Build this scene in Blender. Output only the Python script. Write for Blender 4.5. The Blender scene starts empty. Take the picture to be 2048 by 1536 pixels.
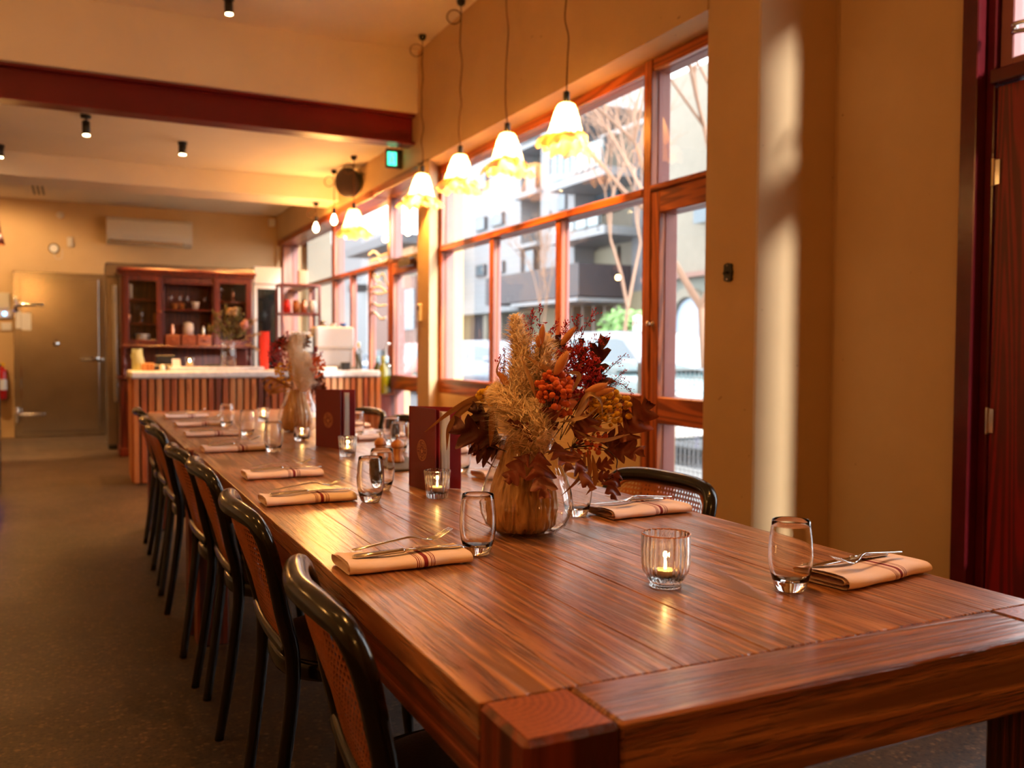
import bpy, math, random
from mathutils import Vector, Matrix, noise
R = random.Random(7)
S = bpy.context.scene
COL = S.collection
PI = math.pi

# ------------------------------------------------------------------ camera
FPX, YAW, PITCH, ROLL, CAMZ = 1787.8, 0.45160, 0.036978, -0.005918, 1.16
fw = Vector((math.sin(YAW) * math.cos(PITCH), math.cos(YAW) * math.cos(PITCH), -math.sin(PITCH)))
rt0 = Vector((math.cos(YAW), -math.sin(YAW), 0)); dn0 = fw.cross(rt0)
rt = rt0 * math.cos(ROLL) + dn0 * math.sin(ROLL); dn = dn0 * math.cos(ROLL) - rt0 * math.sin(ROLL)
CAM = Vector((0, 0, CAMZ))
cd = bpy.data.cameras.new('camera'); cam = bpy.data.objects.new('camera', cd); COL.objects.link(cam)
cd.sensor_fit = 'HORIZONTAL'; cd.sensor_width = 36; cd.lens = FPX / 2048 * 36; cd.clip_start = 0.02; cd.clip_end = 400
mw = Matrix.Identity(4)
for i in range(3):
    mw[i][0], mw[i][1], mw[i][2], mw[i][3] = rt[i], -dn[i], -fw[i], CAM[i]
cam.matrix_world = mw
cd.dof.use_dof = True; cd.dof.focus_distance = 1.8; cd.dof.aperture_fstop = 3.6
S.camera = cam

# ------------------------------------------------------------------ world, sun, exposure
wd = bpy.data.worlds.new('overcast_sky'); S.world = wd; wd.use_nodes = True
bg = wd.node_tree.nodes['Background']; bg.inputs[0].default_value = (0.93, 0.96, 1.0, 1); bg.inputs[1].default_value = 2.5
sd = bpy.data.lights.new('sun', 'SUN'); sun = bpy.data.objects.new('sun', sd); COL.objects.link(sun)
sd.energy = 3.7; sd.angle = math.radians(7); sd.color = (1, 0.96, 0.93)
sun.rotation_euler = Vector((-0.25, 0.93, -0.25)).to_track_quat('-Z', 'Y').to_euler()
sun.location = (4, -6, 8)
S.view_settings.view_transform = 'Standard'; S.view_settings.look = 'None'
S.view_settings.gamma = 1; S.view_settings.use_curve_mapping = False
S.view_settings.exposure = 1.33
S.cycles.use_denoising = True
S.cycles.max_bounces = 9; S.cycles.diffuse_bounces = 6; S.cycles.glossy_bounces = 3; S.cycles.transparent_max_bounces = 14; S.cycles.transmission_bounces = 7
S.cycles.use_adaptive_sampling = True; S.cycles.adaptive_threshold = 0.05; S.cycles.adaptive_min_samples = 16
S.cycles.sample_clamp_indirect = 6; S.cycles.blur_glossy = 0.6
S.cycles.caustics_reflective = False; S.cycles.caustics_refractive = False
WARM = (1.0, 0.44, 0.10)
def lamp(kind, loc, power, parent=None, color=WARM, size=0.03, target=None, spot=1.2, blend=0.6, name='lamp_light'):
    d = bpy.data.lights.new(name, kind); d.energy = power; d.color = color; d.shadow_soft_size = size
    o = bpy.data.objects.new(name, d); COL.objects.link(o)
    if parent is not None: o.parent = parent
    o.location = loc
    if kind == 'SPOT':
        d.spot_size = spot; d.spot_blend = blend
        wl = Vector(loc) + (parent.location if parent is not None else Vector((0, 0, 0)))
        o.rotation_euler = (Vector(target) - wl).to_track_quat('-Z', 'Y').to_euler()
    return o

# ------------------------------------------------------------------ pixel -> point helpers (photo frame 2048x1536), each used with a real distance
def ray(px, py): return rt * ((px - 1024) / FPX) + dn * ((py - 768) / FPX) + fw
def onx(px, py, X): d = ray(px, py); return CAM + d * (X / d.x)
def ony(px, py, Y): d = ray(px, py); return CAM + d * (Y / d.y)
def onz(px, py, Z): d = ray(px, py); return CAM + d * ((Z - CAMZ) / d.z)
def atd(px, py, depth): return CAM + ray(px, py) * depth

# ------------------------------------------------------------------ mesh helpers
class MB:
    def __init__(s): s.v = []; s.f = []; s.mi = []; s.cur = 0
    def add(s, vs, fs):
        o = len(s.v); s.v += [tuple(p) for p in vs]; s.f += [[i + o for i in f] for f in fs]; s.mi += [s.cur] * len(fs); return s
    def box(s, x0, x1, y0, y1, z0, z1):
        return s.add([(x0,y0,z0),(x1,y0,z0),(x1,y1,z0),(x0,y1,z0),(x0,y0,z1),(x1,y0,z1),(x1,y1,z1),(x0,y1,z1)],
                     [(0,3,2,1),(4,5,6,7),(0,1,5,4),(1,2,6,5),(2,3,7,6),(3,0,4,7)])
    def cbox(s, x0, x1, y0, y1, z0, z1, b=0.004):
        b = min(b, (x1-x0)*.45, (y1-y0)*.45, (z1-z0)*.45)
        X, Y, Z = (x0, x1), (y0, y1), (z0, z1); vs = []; ix = {}
        for i in (0, 1):
            for j in (0, 1):
                for k in (0, 1):
                    a = (b, -b)
                    for t, p in enumerate(((X[i], Y[j]+a[j], Z[k]+a[k]), (X[i]+a[i], Y[j], Z[k]+a[k]), (X[i]+a[i], Y[j]+a[j], Z[k]))):
                        ix[i, j, k, t] = len(vs); vs.append(p)
        fs = []
        for i in (0, 1):
            q = [ix[i,0,0,0], ix[i,1,0,0], ix[i,1,1,0], ix[i,0,1,0]]; fs.append(q if i else q[::-1])
            q = [ix[0,i,0,1], ix[0,i,1,1], ix[1,i,1,1], ix[1,i,0,1]]; fs.append(q if i else q[::-1])
            q = [ix[0,0,i,2], ix[1,0,i,2], ix[1,1,i,2], ix[0,1,i,2]]; fs.append(q if i else q[::-1])
        def e(a, c, d, f, flip): q = [a, c, d, f]; fs.append(q[::-1] if flip else q)
        for i in (0, 1):
            for j in (0, 1):
                e(ix[i,j,0,0], ix[i,j,1,0], ix[i,j,1,1], ix[i,j,0,1], (i == j))
                e(ix[i,0,j,0], ix[i,1,j,0], ix[i,1,j,2], ix[i,0,j,2], (i != j))
                e(ix[0,i,j,1], ix[1,i,j,1], ix[1,i,j,2], ix[0,i,j,2], (i == j))
        for i in (0, 1):
            for j in (0, 1):
                for k in (0, 1):
                    q = [ix[i,j,k,0], ix[i,j,k,1], ix[i,j,k,2]]; fs.append(q if (i + j + k) % 2 else q[::-1])
        return s.add(vs, fs)
    def prism(s, poly, a0, a1, axis='z'):
        n = len(poly)
        def P(p, a):
            return {'z': (p[0], p[1], a), 'x': (a, p[0], p[1]), 'y': (p[0], a, p[1])}[axis]
        return s.add([P(p, a0) for p in poly] + [P(p, a1) for p in poly],
                     [list(range(n))[::-1], list(range(n, 2*n))] + [(i, (i+1) % n, n+(i+1) % n, n+i) for i in range(n)])
    def lathe(s, prof, n=24, c=(0, 0, 0), fn=None, cap0=False, cap1=False):
        vs = []
        for r, z in prof:
            for i in range(n):
                a = 2*PI*i/n; rr = r*(fn(a, z) if fn else 1)
                vs.append((c[0]+rr*math.cos(a), c[1]+rr*math.sin(a), c[2]+z))
        fs = []; m = len(prof)
        for j in range(m-1):
            for i in range(n):
                fs.append((j*n+i, j*n+(i+1) % n, (j+1)*n+(i+1) % n, (j+1)*n+i))
        if cap0: fs.append(list(range(n))[::-1])
        if cap1: fs.append(list(range((m-1)*n, m*n)))
        return s.add(vs, fs)
    def tube(s, pts, rad, n=8, caps=True, flat=None, up=None):
        pts = [Vector(p) for p in pts]; m = len(pts)
        if not hasattr(rad, '__len__'): rad = [rad]*m
        prev = None; vs = []
        for i, p in enumerate(pts):
            t = (pts[min(i+1, m-1)] - pts[max(i-1, 0)])
            t = t.normalized() if t.length > 1e-9 else Vector((0, 0, 1))
            if prev is None:
                a = Vector(up) if up else (Vector((0, 0, 1)) if abs(t.z) < 0.9 else Vector((1, 0, 0)))
                prev = (a - t*a.dot(t)).normalized()
            else:
                q = prev - t*prev.dot(t); prev = q.normalized() if q.length > 1e-6 else prev
            b = t.cross(prev)
            for k in range(n):
                an = 2*PI*k/n
                fl = flat if flat else 1
                vs.append(p + prev*(math.cos(an)*rad[i]*fl) + b*(math.sin(an)*rad[i]))
        fs = []
        for j in range(m-1):
            for i in range(n):
                fs.append((j*n+i, j*n+(i+1) % n, (j+1)*n+(i+1) % n, (j+1)*n+i))
        if caps: fs.append(list(range(n))[::-1]); fs.append(list(range((m-1)*n, m*n)))
        return s.add(vs, fs)
    def grid(s, fn, nu, nv, cu=False):
        vs = [fn(i/nu, j/nv) for j in range(nv+1) for i in range(nu if cu else nu+1)]
        w = nu if cu else nu+1; fs = []
        for j in range(nv):
            for i in range(nu):
                k = (i+1) % w
                fs.append((j*w+i, j*w+k, (j+1)*w+k, (j+1)*w+i))
        return s.add(vs, fs)
    def ball(s, c, r, n=8, m=6, sz=1.0):
        vs = [(c[0], c[1], c[2]-r*sz)]
        for j in range(1, m):
            t = PI*j/m - PI/2
            for i in range(n):
                a = 2*PI*i/n; vs.append((c[0]+r*math.cos(t)*math.cos(a), c[1]+r*math.cos(t)*math.sin(a), c[2]+r*sz*math.sin(t)))
        vs.append((c[0], c[1], c[2]+r*sz)); L = len(vs)-1
        fs = [(0, 1+(i+1) % n, 1+i) for i in range(n)]
        for j in range(m-2):
            for i in range(n): fs.append((1+j*n+i, 1+j*n+(i+1) % n, 1+(j+1)*n+(i+1) % n, 1+(j+1)*n+i))
        fs += [(L, 1+(m-2)*n+i, 1+(m-2)*n+(i+1) % n) for i in range(n)]
        return s.add(vs, fs)
    def mesh(s, name, mats, smooth=False):
        me = bpy.data.meshes.new(name); me.from_pydata(s.v, [], s.f)
        for m in (mats if isinstance(mats, (list, tuple)) else [mats]): me.materials.append(m)
        if any(s.mi): me.polygons.foreach_set('material_index', s.mi)
        if smooth: me.polygons.foreach_set('use_smooth', [True]*len(s.f))
        me.update(); return me
    def build(s, name, mats, parent=None, smooth=False, world=False):
        return obj(name, s.mesh(name, mats, smooth), parent, world)
def obj(name, me, parent=None, world=False):
    o = bpy.data.objects.new(name, me); COL.objects.link(o)
    if parent is not None:
        o.parent = parent
        if world: o.location = -anchor(parent)
    return o
def anchor(o):
    p = Vector((0, 0, 0))
    while o is not None: p = p + o.location; o = o.parent
    return p
def tag(o, label, cat, group=None, kind=None):
    if label: o['label'] = label
    if cat: o['category'] = cat
    if group: o['group'] = group
    if kind: o['kind'] = kind
    return o
def thing(name, label, cat, loc=(0, 0, 0), rz=0, group=None, kind=None):
    o = bpy.data.objects.new(name, None); o.empty_display_size = 0.05; COL.objects.link(o)
    o.location = loc; o.rotation_euler = (0, 0, rz); return tag(o, label, cat, group, kind)
def stuff(o): o['kind'] = 'stuff'; return o
def struct(name, mb, mat, parent=None, smooth=False):
    o = mb.build(name, mat, parent, smooth, world=parent is not None)
    if parent is None: o['kind'] = 'structure'
    return o
def dup(root, loc, rz=0, label=None, scale=None):
    def cp(o, par):
        c = o.copy(); COL.objects.link(c); c.parent = par
        for k in list(o.children): cp(k, c)
        return c
    r = cp(root, None); r.location = loc; r.rotation_euler = (0, 0, rz)
    if scale: r.scale = scale
    if label: r['label'] = label
    return r
def smoothpath(pts, n=6):
    P = [Vector(p) for p in pts]; P = [P[0]*2-P[1]] + P + [P[-1]*2-P[-2]]; out = []
    for i in range(1, len(P)-2):
        for k in range(n):
            t = k/n; a, b, c, d = P[i-1], P[i], P[i+1], P[i+2]
            out.append(0.5*((2*b)+(c-a)*t+(2*a-5*b+4*c-d)*t*t+(3*b-a-3*c+d)*t**3))
    out.append(P[-2]); return out
def lerp(a, b, t): return a+(b-a)*t
def interp(tab, t):
    for (a, x), (b, y) in zip(tab, tab[1:]):
        if t <= b: return lerp(x, y, (t-a)/(b-a) if b > a else 0)
    return tab[-1][1]

# ------------------------------------------------------------------ materials
def srgb(r, g, b):
    f = lambda c: (c/255/12.92) if c/255 <= 0.04045 else ((c/255+0.055)/1.055)**2.4
    return (f(r), f(g), f(b))
class NT:
    def __init__(s, name):
        s.m = bpy.data.materials.new(name); s.m.use_nodes = True; s.t = s.m.node_tree; s.n = s.t.nodes
        s.b = s.n['Principled BSDF']; s.out = s.n['Material Output']
    def node(s, typ, ins=None, **props):
        n = s.n.new('ShaderNode'+typ)
        for k, v in props.items(): setattr(n, k, v)
        for k, v in (ins or {}).items(): s.set(n.inputs[k], v)
        return n
    def set(s, sock, v):
        if isinstance(v, bpy.types.NodeSocket): s.t.links.new(v, sock)
        elif hasattr(sock.default_value, '__len__') and hasattr(v, '__len__') and len(v) == 3 and len(sock.default_value) == 4: sock.default_value = (*v, 1)
        else: sock.default_value = v
    def p(s, **kw):
        for k, v in kw.items(): s.set(s.b.inputs[k.replace('_', ' ')], v)
        return s
    def ramp(s, fac, stops, interp='LINEAR'):
        r = s.node('ValToRGB', {'Fac': fac}); e = r.color_ramp.elements; r.color_ramp.interpolation = interp
        while len(e) < len(stops): e.new(0.5)
        for el, (pos, c) in zip(e, stops): el.position = pos; el.color = (*c, 1) if len(c) == 3 else c
        return r.outputs[0]
    def coords(s, scale=(1, 1, 1), rnd=False, gen='Object'):
        c = s.node('TexCoord').outputs[gen]
        if rnd:
            oi = s.node('ObjectInfo').outputs['Random']
            mul = s.node('VectorMath', {0: oi, 1: (17.3, 31.7, 9.1)}, operation='MULTIPLY').outputs[0]
            c = s.node('VectorMath', {0: c, 1: mul}, operation='ADD').outputs[0]
        return s.node('Mapping', {'Vector': c, 'Scale': scale}).outputs[0]
    def mix(s, f, a, b):
        n = s.node('Mix', data_type='RGBA'); s.set(n.inputs[0], f); s.set(n.inputs[6], a); s.set(n.inputs[7], b); return n.outputs[2]
    def bump(s, h, strength=0.3, dist=0.01, normal=None):
        i = {'Height': h, 'Strength': strength, 'Distance': dist}
        if normal is not None: i['Normal'] = normal
        return s.node('Bump', i).outputs[0]
def simple(name, col, rough=0.5, metal=0.0, spec=0.5, coat=0.0, var=0.0, vs=4.0, bump=0.0, bs=60.0, trans=0.0):
    t = NT(name); t.p(Base_Color=col, Roughness=rough, Metallic=metal, Specular_IOR_Level=spec)
    if coat: t.p(Coat_Weight=coat, Coat_Roughness=0.08)
    if trans: t.p(Transmission_Weight=trans)
    if var:
        n = t.node('TexNoise', {'Vector': t.coords(), 'Scale': vs, 'Detail': 5.0}).outputs[0]
        a = tuple(c*(1-var) for c in col); b = tuple(min(1, c*(1+var)) for c in col)
        t.p(Base_Color=t.ramp(n, [(0.3, a), (0.7, b)]))
    if bump:
        n = t.node('TexNoise', {'Vector': t.coords(), 'Scale': bs, 'Detail': 4.0}).outputs[0]
        t.p(Normal=t.bump(n, bump, 0.004))
    return t.m
def wood(name, dark, light, axis='y', fine=1.0, rough=0.35, bump=0.3, rnd=True, coat=0.0, ring=7.0, contrast=(0.35, 0.65), dist=0.003, groovy=0.25):
    t = NT(name); L, A = 0.5, 14.0
    sc = {'x': (L, A, A), 'y': (A, L, A), 'z': (A, A, L)}[axis]
    v = t.coords(sc, rnd)
    warp = t.node('TexNoise', {'Vector': v, 'Scale': 0.35*fine, 'Detail': 2.0}).outputs[1]
    v2 = t.node('VectorMath', {0: v, 1: t.node('VectorMath', {0: warp, 1: (2.2, 2.2, 2.2)}, operation='MULTIPLY').outputs[0]}, operation='ADD').outputs[0]
    fld = t.node('TexNoise', {'Vector': v, 'Scale': 0.16*fine, 'Detail': 3.0, 'Roughness': 0.45, 'Distortion': 0.4}).outputs[0]
    lin = t.node('VectorMath', {0: v2, 1: {'x': (0, 0.09, 0.05), 'y': (0.09, 0, 0.05), 'z': (0.09, 0.05, 0)}[axis]}, operation='DOT_PRODUCT').outputs[1]
    arg = t.node('Math', {0: t.node('Math', {0: fld, 1: ring*26.0}, operation='MULTIPLY').outputs[0], 1: t.node('Math', {0: lin, 1: ring*1.2}, operation='MULTIPLY').outputs[0]}, operation='ADD').outputs[0]
    wv = t.node('Math', {0: t.node('Math', {0: arg}, operation='SINE').outputs[0], 1: 0.5, 2: 0.5}, operation='MULTIPLY_ADD').outputs[0]
    streak = t.node('TexNoise', {'Vector': v, 'Scale': 3.0*fine, 'Detail': 6.0, 'Roughness': 0.65}).outputs[0]
    fine_n = t.node('TexNoise', {'Vector': v, 'Scale': 16.0*fine, 'Detail': 3.0, 'Roughness': 0.6}).outputs[0]
    pore = t.ramp(fine_n, [(0.5, (0, 0, 0)), (0.62, (1, 1, 1))])
    line = t.ramp(wv, [(0.72, (0, 0, 0)), (0.97, (1, 1, 1))])
    groove = t.node('Math', {0: pore, 1: line}, operation='MAXIMUM').outputs[0]
    big = t.node('TexNoise', {'Vector': v, 'Scale': 0.22*fine, 'Detail': 2.0}).outputs[0]
    f = t.node('Math', {0: t.node('Math', {0: wv, 1: 0.45}, operation='MULTIPLY').outputs[0], 1: t.node('Math', {0: streak, 1: 0.4}, operation='MULTIPLY').outputs[0]}, operation='ADD').outputs[0]
    f = t.node('Math', {0: f, 1: t.node('Math', {0: big, 1: 0.35}, operation='MULTIPLY').outputs[0]}, operation='ADD').outputs[0]
    f = t.node('Math', {0: f, 1: 0.1}, operation='SUBTRACT').outputs[0]
    gd = t.node('Math', {0: groove, 1: groovy}, operation='MULTIPLY').outputs[0]
    t.p(Base_Color=t.mix(gd, t.ramp(f, [(contrast[0], dark), (contrast[1], light)]), tuple(c*0.35 for c in dark)), Roughness=rough, Specular_IOR_Level=0.5)
    if coat: t.p(Coat_Weight=coat, Coat_Roughness=0.24)
    if bump:
        h = t.node('Math', {0: t.node('Math', {0: streak, 1: 0.6}, operation='MULTIPLY').outputs[0], 1: groove}, operation='SUBTRACT').outputs[0]
        t.p(Normal=t.bump(h, bump, dist))
    return t.m
def glass_thin(name, tint=(1, 1, 1), ior=1.45, refl=1.0, rough=0.0):
    t = NT(name); t.n.remove(t.b)
    tr = t.node('BsdfTransparent', {'Color': tint}).outputs[0]
    gl = t.node('BsdfGlossy', {'Roughness': rough}).outputs[0]
    fr = t.node('Fresnel', {'IOR': ior}).outputs[0]
    fr = t.node('Math', {0: fr, 1: refl}, operation='MULTIPLY', use_clamp=True).outputs[0]
    front = t.node('Math', {0: 1.0, 1: t.node('NewGeometry').outputs['Backfacing']}, operation='SUBTRACT').outputs[0]
    fr = t.node('Math', {0: fr, 1: front}, operation='MULTIPLY').outputs[0]
    mx = t.node('MixShader', {0: fr, 1: tr, 2: gl}).outputs[0]
    t.t.links.new(mx, t.out.inputs[0]); return t.m
def emit(name, col, strength):
    t = NT(name); t.p(Base_Color=(0, 0, 0), Emission_Color=col, Emission_Strength=strength); return t.m
def cloth_trans(name, col, tcol, fac=0.5, bs=60, bump=0.2):
    t = NT(name); t.p(Base_Color=col, Roughness=0.8)
    tb = t.node('BsdfTranslucent', {'Color': tcol}).outputs[0]
    if bump:
        n = t.node('TexNoise', {'Vector': t.coords(), 'Scale': bs, 'Detail': 4.0}).outputs[0]; t.p(Normal=t.bump(n, bump, 0.003))
    mx = t.node('MixShader', {0: fac, 1: t.b.outputs[0], 2: tb}).outputs[0]
    t.t.links.new(mx, t.out.inputs[0]); return t.m

M = {}
def wallpaint():
    t = NT('ochre_wall_paint'); v = t.coords()
    n = t.node('TexNoise', {'Vector': v, 'Scale': 1.6, 'Detail': 6.0, 'Roughness': 0.6}).outputs[0]
    sp = t.node('TexNoise', {'Vector': v, 'Scale': 26.0, 'Detail': 1.0}).outputs[0]
    base = t.ramp(n, [(0.3, (0.56, 0.37, 0.175)), (0.7, (0.63, 0.43, 0.215))])
    spot = t.ramp(sp, [(0.79, (0, 0, 0)), (0.83, (1, 1, 1))])
    t.p(Base_Color=t.mix(spot, base, (0.3, 0.18, 0.09)), Roughness=0.62)
    b = t.node('TexNoise', {'Vector': v, 'Scale': 14.0, 'Detail': 5.0}).outputs[0]
    t.p(Normal=t.bump(b, 0.18, 0.006)); return t.m
M['wall'] = wallpaint()
M['ceil'] = simple('cream_ceiling_paint', (0.84, 0.75, 0.62), 0.7, var=0.05, vs=1.5)
M['beam'] = simple('burgundy_beam_paint', srgb(108, 4, 18), 0.42, var=0.12, vs=3, bump=0.1, bs=20)
M['burg'] = simple('burgundy_gloss_paint', srgb(86, 16, 22), 0.22, var=0.15, vs=9, bump=0.12, bs=40)
M['burgext'] = simple('sky_paled_burgundy_frame_paint', srgb(150, 92, 88), 0.5, var=0.08)  # burgundy paint paled to pink: sky light and haze mixed into the colour
M['redwood'] = wood('red_stained_door_wood', srgb(96, 8, 12), srgb(150, 16, 24), 'z', 2.0, 0.35, 0.15)
M['frame'] = wood('amber_stained_window_timber', srgb(120, 52, 14), srgb(190, 98, 36), 'z', 1.6, 0.35, 0.1)
M['frameh'] = wood('amber_stained_rail_timber', srgb(120, 52, 14), srgb(190, 98, 36), 'y', 1.6, 0.35, 0.1)
M['pane'] = glass_thin('window_glass', (0.97, 0.98, 0.98), 1.5, 1.3)
M['glass'] = glass_thin('drinking_glass', (0.975, 0.965, 0.955), 1.6, 2.2)
M['vaseglass'] = glass_thin('vase_glass', (0.985, 0.965, 0.935), 1.55, 2.0)
t = NT('solid_glass_base'); t.p(Base_Color=(1, 0.98, 0.95), Transmission_Weight=1.0, IOR=1.47, Roughness=0.0); M['solidglass'] = t.m
M['black'] = simple('matte_black_metal', (0.012, 0.011, 0.01), 0.45)
M['chairblack'] = simple('black_lacquered_bentwood', (0.006, 0.005, 0.004), 0.19, spec=0.45)
M['leather'] = simple('dark_brown_leather', srgb(44, 28, 20), 0.38, bump=0.25, bs=160)
M['steel'] = simple('polished_cutlery_steel', (0.72, 0.70, 0.67), 0.14, 1.0)
M['chrome'] = simple('chrome', (0.75, 0.73, 0.7), 0.12, 1.0)
M['stain'] = simple('brushed_stainless_steel', (0.33, 0.29, 0.25), 0.27, 1.0, var=0.12, vs=2.5)
M['white'] = simple('white_enamel', (0.75, 0.72, 0.68), 0.35)
M['plastic'] = simple('cream_plastic', (0.62, 0.56, 0.46), 0.4)
M['paper'] = simple('white_paper', (0.78, 0.75, 0.7), 0.8)
M['stone'] = simple('pale_marble_benchtop', (0.7, 0.69, 0.7), 0.3, var=0.16, vs=22)
M['wax'] = cloth_trans('candle_wax', (0.85, 0.72, 0.5), (1, 0.75, 0.4), 0.35, bump=0)
M['flame'] = emit('candle_flame', (1, 0.62, 0.2), 60)
M['bulb'] = emit('glowing_filament_bulb', (1, 0.68, 0.3), 14)
M['alu'] = simple('tealight_cup', (0.6, 0.5, 0.4), 0.35, 0.8)
M['shade'] = cloth_trans('stiffened_gauze_shade', (0.78, 0.6, 0.34), (1.0, 0.78, 0.42), 0.68, 30, 0.35)
M['cord'] = simple('brown_fabric_cord', srgb(96, 58, 34), 0.8)
M['cherry'] = wood('cherry_stained_dresser_wood', srgb(78, 20, 10), srgb(126, 46, 22), 'z', 1.4, 0.35, 0.08)
M['drawer'] = wood('honey_drawer_wood', srgb(132, 60, 22), srgb(176, 92, 40), 'x', 2.0, 0.4, 0.05)
M['green'] = simple('olive_bottle_glass', srgb(70, 66, 16), 0.08, spec=0.7, coat=0.5)
M['yellowglass'] = simple('chartreuse_bottle_glass', srgb(150, 140, 20), 0.08, spec=0.7, coat=0.5)
M['navy'] = simple('black_plastic', (0.02, 0.02, 0.022), 0.4)
M['red'] = simple('red_plastic_cup', srgb(226, 46, 28), 0.35)
M['copper'] = simple('copper', (0.85, 0.42, 0.26), 0.25, 1.0)
# ================================================================== ROOM SHELL
XW, XF, XG, XO = 2.60, 2.77, 2.805, 3.0      # wall face, timber face, glass, outside face
YB = 13.25
def floor_mat():
    t = NT('ground_concrete_aggregate'); v = t.coords()
    big = t.node('TexNoise', {'Vector': v, 'Scale': 0.7, 'Detail': 6.0, 'Roughness': 0.62}).outputs[0]
    base = t.ramp(big, [(0.3, srgb(48, 35, 24)), (0.7, srgb(68, 50, 34))])
    vo = t.node('TexVoronoi', {'Vector': v, 'Scale': 70.0, 'Randomness': 1.0})
    cell = t.node('SeparateColor', {0: vo.outputs['Color']}).outputs[0]
    edge = t.node('TexVoronoi', {'Vector': v, 'Scale': 70.0}, feature='DISTANCE_TO_EDGE').outputs[0]
    st = t.ramp(edge, [(0.08, (0, 0, 0)), (0.16, (1, 1, 1))])
    stone = t.ramp(cell, [(0.0, srgb(10, 9, 8)), (0.45, srgb(22, 18, 15)), (0.72, srgb(62, 47, 34)), (1.0, srgb(110, 84, 60))])
    m = t.node('TexNoise', {'Vector': v, 'Scale': 1.3, 'Detail': 3.0}).outputs[0]
    amt = t.node('Math', {0: st, 1: t.ramp(m, [(0.3, (0.6,)*3), (0.65, (1.0,)*3)])}, operation='MULTIPLY').outputs[0]
    t.p(Base_Color=t.mix(amt, base, stone), Roughness=t.ramp(big, [(0.3, (0.5,)*3), (0.7, (0.34,)*3)]))
    t.p(Normal=t.bump(edge, 0.05, 0.002)); return t.m
M['floor'] = floor_mat()
struct('floor', MB().box(-3.3, 3.3, -2.6, YB+0.1, -0.1, 0), M['floor'])
c = thing('ceiling', None, None, kind='structure')
struct('ceiling_panel', MB().box(-3.3, 3.3, -2.6, 7.24, 3.675, 3.78), M['ceil'], c)
struct('ceiling_panel', MB().box(-3.3, 2.7, 7.44, 9.79, 3.02, 3.12), M['ceil'], c)
struct('ceiling_panel', MB().box(-3.3, 2.8, 10.28, YB+0.1, 3.09, 3.2), M['ceil'], c)
struct('bulkhead', MB().box(-3.3, 2.62, 7.22, 7.45, 3.165, 3.78), M['ceil'], c)
struct('bulkhead', MB().cbox(-3.3, 2.62, 9.77, 10.3, 2.80, 3.2, 0.006), M['ceil'], c)
b = MB(); b.box(-3.3, 2.6, 7.35, 7.37, 2.93, 3.145); b.box(-3.3, 2.6, 7.27, 7.45, 2.912, 2.93); b.box(-3.3, 2.6, 7.27, 7.45, 3.145, 3.165)
struct('ceiling_beam', b, M['beam'])
struct('wall_back', MB().box(-3.3, 3.0, YB, YB+0.12, 0, 3.2), M['wall'])
struct('wall_left', MB().box(-3.3, -3.2, -2.6, YB, 0, 3.7), M['wall'])
struct('wall_front', MB().box(-3.2, 3.3, -2.6, -2.5, 0, 3.7), M['wall'])
wr = thing('wall_right', None, None, kind='structure')
struct('pillar', MB().cbox(XW, 3.25, 2.985, 3.34, 0, 3.7, 0.008), M['wall'], wr)
struct('lintel', MB().box(XW, XO, 3.34, 7.215, 2.72, 3.7), M['wall'], wr)
struct('lintel', MB().box(XW, XO, 7.215, YB, 2.735, 3.7), M['wall'], wr)
struct('pillar', MB().prism([(XW, 6.93), (XF, 7.16), (XO, 7.16), (XO, 7.20), (XF, 7.20), (XW, 7.215)], 0, 2.735), M['wall'], wr)
struct('spandrel', MB().box(XF, XO, 4.09, 7.16, 0, 0.80), M['wall'], wr)
struct('spandrel', MB().box(XF, XO, 8.54, 13.15, 0, 0.80), M['wall'], wr)
struct('pillar', MB().box(XW, XO, 13.19, YB+0.1, 0, 2.735), M['wall'], wr)
struct('recess', MB().box(3.034, 3.25, 2.33, 2.985, 0, 3.7), M['wall'], wr)
struct('recess', MB().box(3.034, 3.25, -2.6, 1.0, 0, 3.7), M['wall'], wr)
struct('recess', MB().box(3.034, 3.25, 1.0, 2.33, 2.98, 3.7), M['wall'], wr)
struct('baseboard_back', MB().box(-3.2, -0.76, YB-0.02, YB, 0, 0.1), M['wall'])


# ------------------------------------------------------------------ near window
def bar(root, name, y0, y1, z0, z1, horiz=False, x0=XF, deep=True):
    xo = 2.835 if name == 'mullion' and z1 < 2.1 else 2.89
    """one timber member: stained on the room side, painted outside"""
    m = MB(); m.cbox(x0, XG+0.005, y0, y1, z0, z1, 0.005); m.cur = 1
    if deep: m.cbox(XG+0.006, xo, y0, y1, z0, z1, 0.004)
    return m.build(name, [M['frameh' if horiz else 'frame'], M['burgext']], root, world=True)
def pane(root, y0, y1, z0, z1):
    return MB().box(XG-0.002, XG+0.002, y0, y1, z0, z1).build('pane', M['pane'], root, world=True)
w1 = thing('window_1', 'tall timber-framed street window beside the long table', None, (XF, 5.6, 0.8), kind='structure')
bar(w1, 'head', 4.09, 7.16, 2.655, 2.72, True); bar(w1, 'jamb', 7.095, 7.16, 0.80, 2.655)
bar(w1, 'transom', 4.09, 7.095, 1.995, 2.045, True, XF-0.012); bar(w1, 'sill_rail', 4.09, 7.095, 0.80, 0.915, True)
bar(w1, 'mullion', 6.045, 6.115, 0.915, 1.995); bar(w1, 'mullion', 5.01, 5.085, 0.915, 1.995)
MB().cbox(XF-0.008, XG, 4.09, 7.095, 0.905, 0.925, 0.004).build('sill_bead', M['frameh'], w1, world=True)
pane(w1, 4.09, 7.095, 2.045, 2.655)
for a, b_ in ((6.115, 7.095), (5.085, 6.045), (4.09, 5.01)): pane(w1, a, b_, 0.915, 1.995)
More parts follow.
